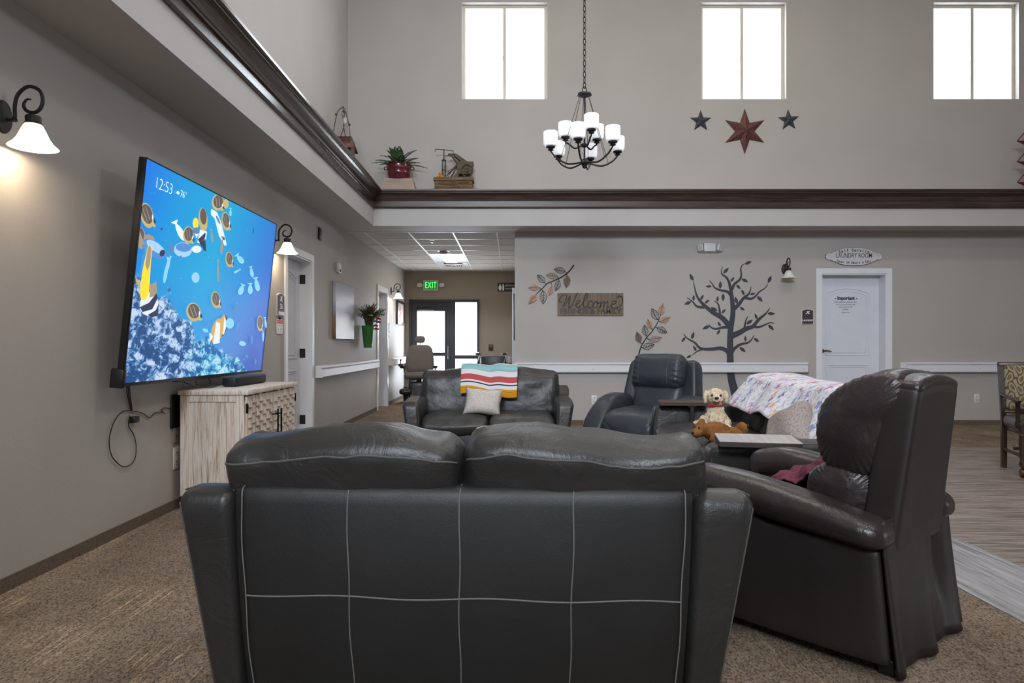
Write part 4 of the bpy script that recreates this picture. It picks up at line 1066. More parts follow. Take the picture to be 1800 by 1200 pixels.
def floral():
    g = G('floral_fleece'); uv = g.mapped((1.95, .80, 1), 'UV')
    n_ = g.n('TexNoise'); n_.inputs['Scale'].default_value = 22; g.l(uv, n_.inputs['Vector'])
    wv = g.n('MixRGB'); wv.inputs[0].default_value = .035; g.l(uv, wv.inputs[1]); g.l(n_.outputs['Color'], wv.inputs[2])
    col = rgb(222, 222, 229)
    P1 = [rgb(178, 84, 138), rgb(98, 80, 146), rgb(202, 110, 152), rgb(98, 130, 186), rgb(222, 158, 96), rgb(160, 128, 190)]
    P2 = [rgb(150, 176, 178), rgb(190, 120, 168), rgb(128, 150, 200), rgb(168, 190, 176), rgb(178, 150, 200)]
    for sc, lim, pal, petals in ((38, .26, P2, 0), (24, .27, P2, 3), (11.5, .24, P1, 5)):
        sv = g.n('VectorMath', operation='SCALE'); sv.inputs[3].default_value = sc; g.l(wv.outputs[0], sv.inputs[0])
        v = g.n('TexVoronoi', voronoi_dimensions='2D'); v.inputs['Scale'].default_value = 1.0; g.l(sv.outputs[0], v.inputs['Vector'])
        mp = g.n('VectorMath', operation='SUBTRACT'); g.l(sv.outputs[0], mp.inputs[0]); g.l(v.outputs['Position'], mp.inputs[1])
        s = g.n('SeparateXYZ'); g.l(mp.outputs[0], s.inputs[0]); d = v.outputs['Distance']
        if petals:
            an = g.math('ARCTAN2', s.outputs[1], s.outputs[0]); d = g.math('SUBTRACT', d, g.math('MULTIPLY', g.math('COSINE', g.math('MULTIPLY', an, petals)), .11))
        sp = g.n('SeparateXYZ'); g.l(v.outputs['Color'], sp.inputs[0])
        c = g.ramp(sp.outputs[0], [(i / len(pal), p) for i, p in enumerate(pal)], True)
        keep = g.math('GREATER_THAN', sp.outputs[1], .22)
        col = g.mix(g.math('MULTIPLY', g.math('LESS_THAN', d, lim), g.math('MULTIPLY', keep, .8 if petals == 5 else .5)), col, c)
    return g.done(col, .9, g.bump(g.noise(g.co(), 160, 3), .4, .004), 0, .15)
M['floral'] = floral()
def over_back(u, v, length_front, z_top, y_front, y_back, h_back, lean=.04):
    """drape over a couch back in couch coordinates: v 0 front hem .. 1 rear hem"""
    tot = length_front + .30 + h_back; s = v * tot
    if s < length_front:
        k = s / length_front; return (y_front - .02 + lean * k, z_top - length_front * (1 - k) * 1.0)
    s -= length_front
    if s < .30:
        w = PI * s / .30; yf = y_front - .02 + lean; r_ = (y_back - yf) / 2; return ((yf + y_back) / 2 - r_ * math.cos(w), z_top + .055 * math.sin(w))
    return (y_back + .015, z_top - (s - .30))
def fl(u, v):
    x = -1.0 + 2.15 * u                                        # along the couch, local x
    lf = .185 + .05 * u + .03 * math.sin(u * 8.5 + .2) + .10 * math.exp(-((u - .78) / .10) ** 2) + .010 * math.sin(u * 23)
    y, z = over_back(u, v, lf, .845, .085, .56, .30, .15)
    fold = .011 * math.sin(u * 17 + 2 * math.sin(v * 3)) + .006 * math.sin(u * 37 + v * 5)
    k = 1 if v < .45 else (.4 if v < .65 else .8)
    p = Vector((x + .012 * math.sin(v * 14 + u * 8), y - (fold + .012) * k if v < .5 else y + abs(fold) * .5, z + (.006 * math.sin(u * 17) + .010 * math.sin(u * 8 + 1) + .012)))
    return SX @ p
tag(sheet('floral_blanket', 'floral', fl, 110, 44, .010), 'white floral fleece blanket draped over the long sofa back', 'blanket')
def stripes():
    g = G('striped_towel'); s = g.n('SeparateXYZ'); g.l(g.co('UV'), s.inputs[0])
    W_ = rgb(226, 222, 222); a = [(0, rgb(206, 146, 24)), (.032, rgb(164, 84, 22)), (.038, rgb(206, 146, 24)), (.068, rgb(164, 84, 22)), (.074, rgb(208, 150, 26)), (.098, W_), (.148, rgb(34, 42, 74)), (.163, W_), (.186, rgb(190, 86, 84)), (.26, W_), (.325, rgb(140, 186, 188)), (.48, W_), (.60, rgb(190, 86, 84)), (.75, W_)]
    c = g.ramp(s.outputs[1], a, True)
    return g.done(c, .85, g.bump(g.noise(g.co(), 300, 2), .3, .003), 0, .2)
M['stripes'] = stripes()
FX_ = Matrix.Translation((-.226, 6.86, 0))
def stp(u, v):
    x = -.29 + .57 * u + .02 * (v - .3); cz = .055 * math.exp(-((u - .52) / .10) ** 2)
    lf = .235 + .04 * u - .01 * math.sin(u * 7)
    y, z = over_back(u, v, lf, .885, .075, .40, .22)
    if v < .42: y -= .012 + .012 * math.sin(u * 9) - cz * .3; z += .0
    return FX_ @ Vector((x, y - (.0 if v > .5 else .012), z + .026 - cz * .25 + .006 * math.sin(u * 12)))
tag(sheet('striped_blanket', 'stripes', stp, 50, 60, .008), 'striped towel blanket with mustard, coral and teal over far loveseat', 'blanket')
def fleece(name, c0, c1, sc=70):
    g = G(name); v = g.n('TexVoronoi'); v.inputs['Scale'].default_value = sc; g.l(g.co(), v.inputs['Vector'])
    c = g.ramp(v.outputs['Distance'], [(.1, c1), (.75, c0)]); return g.done(c, .95, g.bump(v.outputs['Distance'], -.9, .012), 0, .1)
M['sherpa'] = fleece('cream_sherpa', rgb(186, 176, 169), rgb(214, 205, 198), 90); M['sherpagrey'] = fleece('grey_sherpa', rgb(140, 130, 124), rgb(172, 162, 156), 95)
def pillow(name, label, mm, X, w, h, t_, seed):
    n = 22; vs = []; fs = []
    for sg in (1, -1):
        for j in range(n + 1):
            for i in range(n + 1):
                u = -1 + 2 * i / n; v = -1 + 2 * j / n
                pin = 1 - .07 * (1 - abs(u * v)) * (abs(u) ** 2 + abs(v) ** 2) * .5
                th = t_ * (max(0, (1 - u ** 4)) * max(0, (1 - v ** 4))) ** .55
                c = Vector((u * w * (1 - .09 * (1 - v * v) * abs(u)), v * h * (1 - .09 * (1 - u * u) * abs(v)), sg * th))
                vs.append(wob(c, .012, 9, seed))
    N = (n + 1) ** 2
    for q in (0, 1):
        for j in range(n):
            for i in range(n):
                k = q * N + j * (n + 1) + i; f = (k, k + 1, k + n + 2, k + n + 1); fs.append(f if q == 0 else f[::-1])
    return tag(MB().add(vs, fs, 0, X).build(name, mm, weld=True, sharp=80), label, 'pillow')
pillow('throw_pillow', 'cream textured throw pillow leaning below the striped blanket', 'sherpa', Matrix.Translation((-.28, 6.66, .615)) @ R(PI / 2 - .35, 'X') @ R(-.08, 'Z'), .185, .135, .08, 3)
pillow('throw_pillow', 'grey textured throw pillow at the near end of the long sofa', 'sherpagrey', SXU @ T(.80, .03, .64) @ R(.25, 'Z') @ R(PI / 2 - .45, 'X') @ R(.55, 'Z'), .16, .16, .10, 9)
M['maroon'] = plain('maroon_cotton', rgb(106, 44, 66), .85, var=.2, vs=30, bs=180, bd=.003)
def mc(u, v):
    # lies over the inner side of the far arm and slides down to the seat beside the lumbar pillow
    x = -.27 + .30 * u + .03 * math.sin(v * 6); y = .14 - .42 * v + .02 * math.sin(u * 7)
    z = .735 - .17 * v - .05 * u + .008 * math.sin(v * 16 + u * 3)
    return LX @ wob(wob(Vector((x, y, z)), .03, 11, 2), .012, 34, 6)
tag(sheet('maroon_cloth', 'maroon', mc, 44, 40, .006), 'crumpled maroon garment lying inside the brown lift chair', 'garment')

# ------------------------------------------------------------------ swivel trays on the sofa arms
def tray(label, c, rz, z, mt, w=.36, d=.30):
    t = thing('sofa_tray', label, 'tray table', (c[0], c[1], z), rz, group='swivel trays on the sofa arms')
    MB().rbox(-w / 2, w / 2, -d / 2, d / 2, -.006, 0, .002, 1).build('top', mt, t)
    MB().rbox(-w / 2, w / 2, -d / 2, d / 2, -.032, -.006, .003, 1).build('edge_board', 'trayedge', t, label='dark edged board')
    MB().rbox(.05, .085, -d / 2 + .01, -d / 2 + .035, -.34, -.04, .003, 1).rbox(.03, .105, -d / 2 + .005, .05, -.045, -.032, .003, 1).build('bracket', 'black', t)
    return t
tray('pale topped wooden tray on the near arm of the long sofa', (1.32, 3.69), -math.radians(12), .668, 'traytop', .41, .33)
tray('brown wooden tray on the far arm of the long sofa', (1.53, 6.12), -math.radians(8), .668, 'traydark', .42, .30)
# ------------------------------------------------------------------ chandelier
CH = Vector((.69, 6.5, 0))
ch = thing('chandelier', 'nine light iron chandelier with frosted glass cups on a chain', 'chandelier', (CH.x, CH.y, 2.87))
def shadeglass():
    g = G('frosted_cup_glass'); g.b.inputs['Base Color'].default_value = (.9, .92, .95, 1); g.b.inputs['Roughness'].default_value = .35
    g.b.inputs['Emission Color'].default_value = (.93, .96, 1, 1); g.b.inputs['Emission Strength'].default_value = .42; return g.m
M['cup'] = shadeglass()
Z0 = 2.90
m = MB().lathe([(0, -.035), (.02, -.03), (.035, -.012), (.045, 0), (.035, .025), (.02, .04), (.0, .045)], 18, X=T(CH.x, CH.y, Z0)).tube([(CH.x, CH.y, Z0), (CH.x, CH.y, 3.53)], .009, 10).lathe([(0, -.02), (.03, -.015), (.034, .01), (0, .025)], 16, X=T(CH.x, CH.y, 3.07))
m.lathe([(0, -.055), (.018, -.045), (.022, -.032), (.012, -.02)], 12, X=T(CH.x, CH.y, Z0)); m.build('stem', 'iron', ch, world=True)
MB().lathe([(.012, 3.515), (.02, 3.525), (.07, 3.545), (.066, 3.56), (.03, 3.572), (.0, 3.578)], 24, X=T(CH.x, CH.y, 0)).tube([(CH.x - .018, CH.y, 3.57), (CH.x - .018, CH.y, 3.61), (CH.x, CH.y, 3.625), (CH.x + .018, CH.y, 3.61), (CH.x + .018, CH.y, 3.57)], .005, 6, 3).build('canopy_disc', 'iron', ch, world=True)
m = MB(); z = 3.64; k = 0
while z < 7.15:
    ring = [(.014 * math.cos(w), 0, .032 * math.sin(w)) for w in [2 * PI * j / 12 for j in range(13)]]
    m.tube(ring, .0042, 5, X=T(CH.x, CH.y, z) @ R(PI / 2 * (k % 2) + .5, 'Z'), caps=False); z += .052; k += 1
m.build('chain', 'iron', ch, world=True)
MB().lathe([(.09, 7.15), (.07, 7.19), (.07, 7.2)], 18, X=T(CH.x, CH.y, 0)).build('ceiling_rose', 'iron', ch, world=True)
for ring, (r_, zc, zh, angs) in enumerate(((.337, 3.035, Z0 + .005, [14, 74, 134, 194, 254, 314]), (.185, 3.165, 3.07, [44, 164, 284]))):
    for a_ in angs:
        X = T(CH.x, CH.y, 0) @ R(math.radians(a_), 'Z')
        ar = MB().tube([(.03, 0, zh), (r_ * .5, 0, zh - .022), (r_ * .82, 0, zh + .025), (r_ * .97, 0, zc - .055), (r_, 0, zc - .035)], .0085, 8, 6, X=X)
        ar.lathe([(.012, -.042), (.03, -.034), (.018, -.022), (.04, -.014), (.044, 0), (.03, .003)], 16, X=X @ T(r_, 0, zc))
        aw = ar.build('arm', 'iron', ch, world=True)
        MB().lathe([(.03, .0), (.058, .006), (.066, .02), (.069, .06), (.068, .13), (.066, .137), (.064, .13), (.064, .03), (.03, .012)], 24, X=X @ T(r_, 0, zc)).build('glass_cup', 'cup', aw, world=True)
m = MB()
for a_ in (14, 74, 134, 194, 254, 314):
    X = T(CH.x, CH.y, 0) @ R(math.radians(a_), 'Z'); m.tube([(.045, 0, 3.54), (.337 * .72, 0, Z0 + .01)], .0028, 5, X=X)
m.build('support_wire', 'iron', ch, world=True)

# ------------------------------------------------------------------ wall decor of the back wall
def star(label, px, py, R_, n, ri, dep, mm, rot=0):
    p = onback(px, py); X = FXB @ T(p.x, p.z, 0); t = thing('barn_star', label, 'wall star', p, group='metal barn stars')
    vs = [(0, 0, dep)]; fs = []
    for k in range(2 * n):
        w = PI / 2 + rot + PI * k / n; r_ = R_ if k % 2 == 0 else R_ * ri; vs.append((r_ * math.cos(w), r_ * math.sin(w), .004))
    for k in range(2 * n): fs.append((0, 1 + k, 1 + (k + 1) % (2 * n)))
    fs.append(tuple(range(1, 2 * n + 1))[::-1])
    MB().add(vs, fs, 0, X).build('star_face', mm, t, world=True, sharp=5)
def rusty(name, c0, c1, ro=.5):
    g = G(name); f = g.noise(g.co(), 24, 6, .7); c = g.ramp(f, [(.3, c0), (.6, c1), (.78, tuple(min(1, x * 1.5) for x in c1[:3]) + (1,))]); return g.done(c, ro, g.bump(f, .3, .004), .35, .5)
M['starred'] = rusty('rusty_red_metal', rgb(78, 44, 44), rgb(112, 72, 70)); M['stargrey'] = rusty('dark_blue_metal', rgb(50, 54, 60), rgb(74, 80, 88))
star('large red six pointed metal star below the middle window', 1309, 231, .335, 6, .43, .085, 'starred')
star('small dark five pointed star on the chandelier side of red star', 1231.5, 213, .165, 5, .42, .05, 'stargrey')
star('small dark five pointed star on far side from the chandelier', 1386, 211.5, .165, 5, .42, .05, 'stargrey', .05)

# tree decal: flat vinyl
t = thing('tree_decal', 'tall charcoal tree silhouette decal on the beige wall', 'wall decal', onback(1280, 700))
def tq(x, y): p = onback(1180 + x / 6, 440 + y / 6); return Vector((p.x, p.z, 0))
zr = [.003]
def ribbon(m, pts, w0, w1, z0=.001, z1=.003, sc=1 / 720, k=6):
    zr[0] += .00012; z1 = zr[0]
    P = tocat([tq(*p) for p in pts], k); L = len(P); vs = []; fs = []
    for i, p in enumerate(P):
        d = (P[min(i + 1, L - 1)] - P[max(i - 1, 0)]).normalized(); nn = Vector((-d.y, d.x, 0)); f = i / (L - 1); w = (w0 + (w1 - w0) * f) / 2 * sc
        vs += [(p.x + nn.x * w, p.y + nn.y * w, z1), (p.x - nn.x * w, p.y - nn.y * w, z1), (p.x + nn.x * w, p.y + nn.y * w, z0), (p.x - nn.x * w, p.y - nn.y * w, z0)]
    for i in range(L - 1):
        a = 4 * i; fs += [(a, a + 1, a + 5, a + 4), (a + 2, a + 6, a + 7, a + 3), (a, a + 4, a + 6, a + 2), (a + 1, a + 3, a + 7, a + 5)]
    m.add(vs, fs, 0, FXB)
m = MB()
for pts, w0, w1 in (([(690, 1590), (665, 1480), (632, 1340), (622, 1180), (620, 1000), (625, 830), (648, 680), (645, 560), (630, 440), (628, 390)], 92, 34), ([(622, 1170), (620, 1000), (625, 830), (645, 690)], 66, 44),
                    ([(628, 430), (610, 340), (580, 285), (540, 255), (528, 225), (538, 168)], 34, 5), ([(640, 410), (665, 355), (720, 310), (738, 260), (732, 200), (745, 160), (775, 140)], 32, 6),
                    ([(625, 470), (590, 435), (520, 420), (460, 395), (430, 350), (402, 316)], 34, 6), ([(650, 625), (710, 570), (760, 505), (810, 465), (830, 430), (840, 382)], 46, 6), ([(775, 500), (840, 510), (885, 485), (930, 435), (985, 400), (1022, 350)], 30, 6),
                    ([(612, 800), (540, 715), (440, 655), (360, 590), (310, 540), (270, 480), (250, 410), (232, 325)], 60, 6), ([(350, 600), (270, 590), (225, 540), (165, 496)], 32, 6), ([(515, 690), (505, 610), (490, 560), (450, 530)], 28, 6),
                    ([(610, 810), (540, 812), (470, 828), (420, 810), (393, 778)], 34, 6), ([(640, 900), (720, 865), (790, 825), (860, 800), (920, 730), (980, 680), (1010, 650), (1040, 606)], 64, 6), ([(850, 800), (920, 808), (985, 785), (1040, 762), (1086, 767)], 28, 6), ([(768, 835), (780, 770), (790, 725), (810, 696)], 26, 6),
                    ([(618, 1100), (580, 1055), (520, 1032), (430, 1040), (350, 1040), (295, 1025), (250, 975), (190, 940), (155, 915), (130, 878)], 50, 6), ([(350, 1040), (280, 1060), (222, 1102)], 20, 6), ([(630, 1090), (665, 1035), (730, 990), (800, 975), (845, 940), (875, 893)], 40, 6)):
    ribbon(m, pts, w0, w1)
m.build('trunk', 'decal', t, world=True)
leaves = [((232, 320), (192, 243)), ((425, 378), (362, 380)), ((515, 405), (518, 322)), ((548, 243), (606, 182)), ((625, 330), (665, 280)), ((775, 145), (848, 115)), ((740, 300), (813, 335)), ((685, 362), (732, 408)), ((742, 415), (772, 476)), ((830, 465), (888, 450)), ((1020, 342), (1056, 265)), ((905, 482), (964, 542)),
          ((235, 532), (235, 468)), ((308, 525), (340, 465)), ((352, 560), (402, 518)), ((212, 540), (134, 570)), ((485, 542), (490, 480)), ((546, 455), (546, 538)), ((695, 565), (672, 485)), ((722, 598), (776, 633)), ((486, 640), (414, 598)), ((530, 665), (575, 616)),
          ((405, 795), (326, 830)), ((522, 800), (488, 750)), ((515, 838), (478, 888)), ((215, 935), (238, 857)), ((148, 915), (107, 968)), ((265, 1060), (228, 1004)), ((213, 1105), (156, 1136)), ((793, 778), (860, 728)), ((905, 726), (880, 665)), ((1014, 665), (1096, 668)), ((1022, 785), (1083, 842)), ((782, 962), (780, 898)), ((870, 925), (927, 965)), ((720, 1020), (785, 1073))]
m = MB()
for a_, b_ in leaves:
    A = tq(*a_); B_ = tq(*b_); d = B_ - A; nn = Vector((-d.y, d.x, 0)).normalized(); L = d.length; W_ = .21 * L
    lft = [A + d * s + nn * W_ * math.sin(PI * s ** .85) for s in [k / 8 for k in range(9)]]; rgt = [A + d * s - nn * W_ * math.sin(PI * s ** .85) for s in [k / 8 for k in range(7, 0, -1)]]
    m.prism([(p.x, p.y) for p in lft + rgt][::-1], .001, .003, X=FXB)
m.build('foliage', 'decal', t, world=True)

# two branches of metal and wood leaves
LEAFCOL = {'peach': (182, 146, 120), 'brown': (108, 96, 80), 'tan': (156, 142, 134)}
for k, v in LEAFCOL.items(): M['leaf_' + k] = wood('leaf_wood_' + k, rgb(*[int(c * .86) for c in v]), rgb(*[min(255, int(c * 1.1)) for c in v]), axis=0, rough=.6)
def bq(x, y): p = onback(900 + x / 5, 420 + y / 5); return Vector((p.x, p.z, 0))
def leafbranch(label, stem, lv):
    P = [bq(*p) for p in stem]; t = thing('leaf_branch', label, 'wall decor', FXB @ P[len(P) // 2], group='leaf branch wall decor')
    m = MB(); m.tube([p + Vector((0, 0, .02)) for p in P], lambda q: .009 - .005 * q, 8, 5, X=FXB); st = m.build('stem', 'iron', t, world=True)
    tw = MB()
    for a_, b_, kind in lv:
        A = bq(*a_); B_ = bq(*b_); d = B_ - A; L = d.length; nn = Vector((-d.y, d.x, 0)).normalized()
        # twig to the nearest point of the stem
        near = min(tocat(P, 6), key=lambda q: (q - A).length); tw.tube([near + Vector((0, 0, .02)), (near + A) / 2 + Vector((0, 0, .022)), A + Vector((0, 0, .018))], .004, 6, 3, X=FXB)
        W_ = .27 * L
        prof = [math.sin(PI * s ** .8) * (1 + .10 * math.sin(s * 22)) for s in [k / 12 for k in range(13)]]
        lft = [A + d * (k / 12) + nn * W_ * prof[k] for k in range(13)]; rgt = [A + d * (k / 12) - nn * W_ * prof[k] for k in range(11, 0, -1)]
        out = lft + rgt; m = MB()
        if kind == 'wire':
            m.tube([p + Vector((0, 0, .018)) for p in out] + [out[0] + Vector((0, 0, .018))], .0034, 6, X=FXB)
            m.tube([A + Vector((0, 0, .018)), B_ + Vector((0, 0, .018))], .003, 6, X=FXB)
            for s in (.25, .45, .62):
                for q in (-1, 1): m.tube([A + d * s + Vector((0, 0, .018)), A + d * (s + .17) + nn * q * W_ * .75 * math.sin(PI * (s + .17) ** .8) + Vector((0, 0, .018))], .0026, 5, X=FXB)
            m.build('leaf', 'iron', t, world=True, label='open wire leaf')
        else:
            m.prism([(p.x, p.y) for p in out][::-1], .01, .022, X=FXB, mi=0); m.tube([A + Vector((0, 0, .022)), B_ + Vector((0, 0, .022))], .0026, 6, X=FXB, mi=1)
            for s in (.2, .38, .56, .7):
                for q in (-1, 1): m.tube([A + d * s + Vector((0, 0, .0225)), A + d * (s + .16) + nn * q * W_ * .7 * math.sin(PI * (s + .16) ** .8) + Vector((0, 0, .0225))], .0018, 5, X=FXB, mi=1)
            m.build('leaf', ['leaf_' + kind, 'bronze'], t, world=True, label=kind + ' wooden leaf')
    tw.build('twig', 'iron', t, world=True)
leafbranch('metal leaf branch hanging between the hall corner and Welcome board', [(543, 228), (500, 285), (440, 330), (370, 365), (310, 390), (265, 435), (220, 475)],
           [((465, 285), (370, 265), 'wire'), ((400, 325), (295, 315), 'tan'), ((285, 380), (222, 315), 'wire'), ((240, 425), (142, 428), 'peach'), ((215, 485), (145, 570), 'peach'), ((275, 460), (275, 570), 'wire'), ((352, 410), (325, 498), 'peach'), ((415, 370), (382, 455), 'wire'), ((487, 320), (475, 432), 'brown')])
leafbranch('metal leaf branch hanging just above the grey recliner headrest', [(1110, 1033), (1130, 950), (1180, 865), (1225, 815), (1270, 745), (1300, 675)],
           [((1303, 665), (1325, 565), 'peach'), ((1275, 705), (1225, 610), 'wire'), ((1305, 725), (1390, 685), 'peach'), ((1220, 785), (1190, 700), 'peach'), ((1275, 780), (1362, 822), 'wire'), ((1175, 845), (1160, 755), 'wire'), ((1125, 910), (1093, 812), 'brown'), ((1205, 885), (1315, 865), 'tan'), ((1150, 955), (1250, 925), 'wire')])

# Welcome board
M['board'] = wood('weathered_board', rgb(92, 78, 62), rgb(138, 120, 98), axis=2, rough=.7)
A = bq(400, 475); B_ = bq(978, 673); t = thing('welcome_board', 'rustic wooden board lettered Welcome friends & family', 'sign', FXB @ ((A + B_) / 2))
m = MB(); n = 6
for k in range(n):
    x0 = A.x + (B_.x - A.x) * k / n; x1 = A.x + (B_.x - A.x) * (k + 1) / n; m.rbox(x0, x1 - .002, B_.y, A.y, .005, .024, .002, 1, X=FXB)
m.build('planks', 'board', t, world=True)
m = MB()
def wl(pts, r): m.tube([bq(*p) + Vector((0, 0, .0235)) for p in pts], r * 1.35, 6, 5, X=FXB, flat=.35)
wl([(436, 548), (424, 556), (414, 545), (420, 518), (445, 494), (470, 490), (478, 508), (466, 545), (450, 580), (446, 600)], .007)
wl([(446, 600), (470, 570), (492, 530), (508, 505), (506, 540), (498, 585), (506, 602), (530, 570), (555, 510), (566, 485), (580, 476)], .008)
wl([(540, 585), (575, 568), (594, 548), (580, 540), (562, 565), (566, 598), (590, 598), (618, 565)], .007)
wl([(618, 565), (648, 520), (662, 490), (648, 484), (632, 520), (624, 575), (636, 602), (660, 585), (676, 560)], .008)
wl([(704, 556), (690, 544), (668, 560), (664, 592), (684, 604), (712, 578), (728, 556)], .007)
wl([(736, 548), (714, 560), (708, 590), (724, 604), (748, 586), (750, 558), (736, 548), (752, 566), (776, 556)], .007)
wl([(776, 550), (780, 568), (768, 606), (782, 572), (804, 550), (808, 566), (796, 606), (812, 572), (834, 550), (840, 566), (830, 598), (844, 602), (866, 578)], .007)
wl([(866, 580), (900, 568), (908, 550), (892, 546), (872, 568), (872, 598), (900, 606), (942, 592), (968, 552), (962, 512), (942, 502), (924, 508), (930, 522)], .007)
c_ = bq(690, 636); m.text('FRIENDS & FAMILY', .105, FXB @ T(c_.x, c_.y, .0242), .003, sx=1.03, bold=.003)
m.build('lettering', 'black', t, world=True)

# emergency light
p = onback(1246, 435); X = FXB @ T(p.x, p.z, 0); t = thing('emergency_light', 'white two headed emergency light above the tree decal', 'emergency light', p)
MB().rbox(-.085, .085, -.06, .06, 0, .06, .008, X=X).build('housing', 'greyplastic', t, world=True)
MB().rbox(-.15, .15, -.075, -.06, 0, .035, .004, X=X).build('base', 'ventgrey', t, world=True)
for s in (-1, 1):
    Y = X @ T(s * .14, -.008, .05) @ R(s * .45, 'Y') @ R(-s * .15, 'Z'); lh = MB().rbox(-.042, .042, -.052, .052, -.02, .03, .014, 3, X=Y).build('lamp_head', 'greyplastic', t, world=True)
    m = MB()
    for i in range(4):
        for j in range(5): m.rbox(-.033 + .017 * i, -.02 + .017 * i, -.042 + .017 * j, -.029 + .017 * j, .028, .034, .003, 1, X=Y)
    m.build('lens', 'ventgrey', lh, world=True)

# laundry sign
p = onback(1500, 451); t = thing('laundry_sign', 'white scalloped Self Service LAUNDRY ROOM sign above the door', 'sign', p); X = FXB @ T(p.x, p.z, 0)
half = [(0, .133), (.12, .128), (.22, .105), (.27, .085), (.275, .07), (.31, .068), (.325, .055), (.34, .046), (.38, .05), (.41, .03), (.42, 0)]
up = [(-x, y) for x, y in half[::-1]] + half[1:]; out = [(x, y) for x, y in up] + [(x, -y) for x, y in up[::-1][1:-1]]
M['signwhite'] = plain('aged_white_sign', rgb(206, 205, 208), .6, var=.05, vs=18); M['signedge'] = plain('sign_edge', rgb(74, 62, 58), .6); M['signred'] = plain('dark_red_lettering', rgb(84, 50, 56), .6)
MB().prism(out[::-1], .004, .016, X=X).build('edge_board', 'signedge', t, world=True)
MB().prism([(x * .988, y * .965) for x, y in out][::-1], .016, .019, X=X).build('face', 'signwhite', t, world=True)
def arctext(m, s, size, rad, up_=True, sp=.03):
    tot = len(s) - 1
    for k, c in enumerate(s):
        if c == ' ': continue
        xo = (k - tot / 2) * sp; an = -xo / rad if up_ else xo / rad; y = (math.cos(xo / rad) - 1) * rad * (1 if up_ else -1)
        m.text(c, size, X @ T(xo, y, 0) @ R(an, 'Z'), .001, bold=.0012)
m = MB(); Xs = X; X = Xs @ T(0, .092, .0192); arctext(m, 'Self Service', .062, .95, True, .038); X = Xs @ T(0, -.092, .0192); arctext(m, 'Open 24 Hours a Day', .05, 1.1, False, .0262); X = Xs
m.build('small_lettering', 'plate_dark', t, world=True)
m = MB().text('LAUNDRY ROOM', .098, X @ T(0, .012, .0192), .001, sx=.66, space=1.05, bold=.0005)
# serifs under and over the straight stems
m.build('title_lettering', 'signred', t, world=True)
m = MB().box(-.40, -.33, .01, .012, .019, .0198, X=X).box(.33, .40, .01, .012, .019, .0198, X=X).box(-.19, .19, -.047, -.045, .019, .0198, X=X).lathe([(.006, .019), (.006, .0205)], 10, X=X @ T(0, -.047, 0)); m.build('rule', 'ventgrey', t, world=True)
# notice lettered on the laundry door
FXD = FB((0, 10.17, 0)); p = at(1487, 524, 10.17); Xn = FXD @ T(p.x, p.z, 0)
m = MB().text('- Important -', .075, Xn, .0015, sx=.85, bold=.003)
for k, (s, w) in enumerate((('Please clean the equipment after', .9), ('use. To prevent overloading', .9), ('these machines with', .9), ('bedding.', .9), ('Thank You', 1))):
    m.text(s, .028, Xn @ T(-.005, -.058 - .036 * k - (.012 if k == 4 else 0), 0), .0015, sx=w)
tag(m.build('door_notice', 'black'), 'black Important notice lettered on the white laundry door', 'notice')

# ------------------------------------------------------------------ things on the ledge
LZ = 3.28
def ledge(px, Y=9.75): return (px - 900) * Y / 1200
M['fern'] = plain('fern_green', rgb(80, 108, 72), .6, var=.3, vs=30); M['potred'] = plain('dark_red_glaze', rgb(86, 30, 38), .22, var=.12)
M['stump'] = wood('pale_wood_block', rgb(150, 130, 116), rgb(184, 166, 150), axis=0, rough=.7)
def rustplinth(label, x0, x1, y0, y1, z0, z1):
    t = thing('wooden_plinth', label, 'plinth', ((x0 + x1) / 2, (y0 + y1) / 2, z0))
    w = (x1 - x0) / 2; d = (y1 - y0) / 2; h = z1 - z0
    MB().loft([[(-w, -d, 0), (w, -d, 0), (w, d, 0), (-w, d, 0)], [(-w * .97, -d, h * .3), (w * .98, -d, h * .3), (w * .98, d, h * .3), (-w * .97, d, h * .3)], [(-w * .78, -d * .8, h), (w * .8, -d * .8, h), (w * .8, d * .8, h), (-w * .78, d * .8, h)]]).build('block', 'stump', t)
    return t
zt = CZ + (606 - 316) * 9.75 / 1200
pt_ = rustplinth('pale tapered wooden block under the potted fern', ledge(671), ledge(732.5), 9.62, 9.88, LZ, zt)
fx, fz = ledge(701.5), zt
t = thing('potted_fern', 'green fern in a dark red ringed pot on the ledge', 'potted plant', (fx, 9.75, fz))
MB().lathe([(.145, 0), (.15, .01), (.16, .07), (.164, .075), (.163, .083), (.17, .14), (.174, .145), (.172, .153), (.176, .195), (.184, .2), (.182, .21), (.17, .205), (.16, .18)], 30, close=True).lathe([(0, .175), (.165, .175)], 20, close=True).lathe([(0, 0), (.145, 0)], 20, close=True).build('pot', 'potred', t)
for s in (-1, 1): MB().tube([(s * .165, 0, .175), (s * .195, 0, .185), (s * .215, 0, .165), (s * .2, 0, .14), (s * .168, 0, .145)], .007, 8, 4).build('handle', 'bronze', t)
rnd = random.Random(4); m = MB()
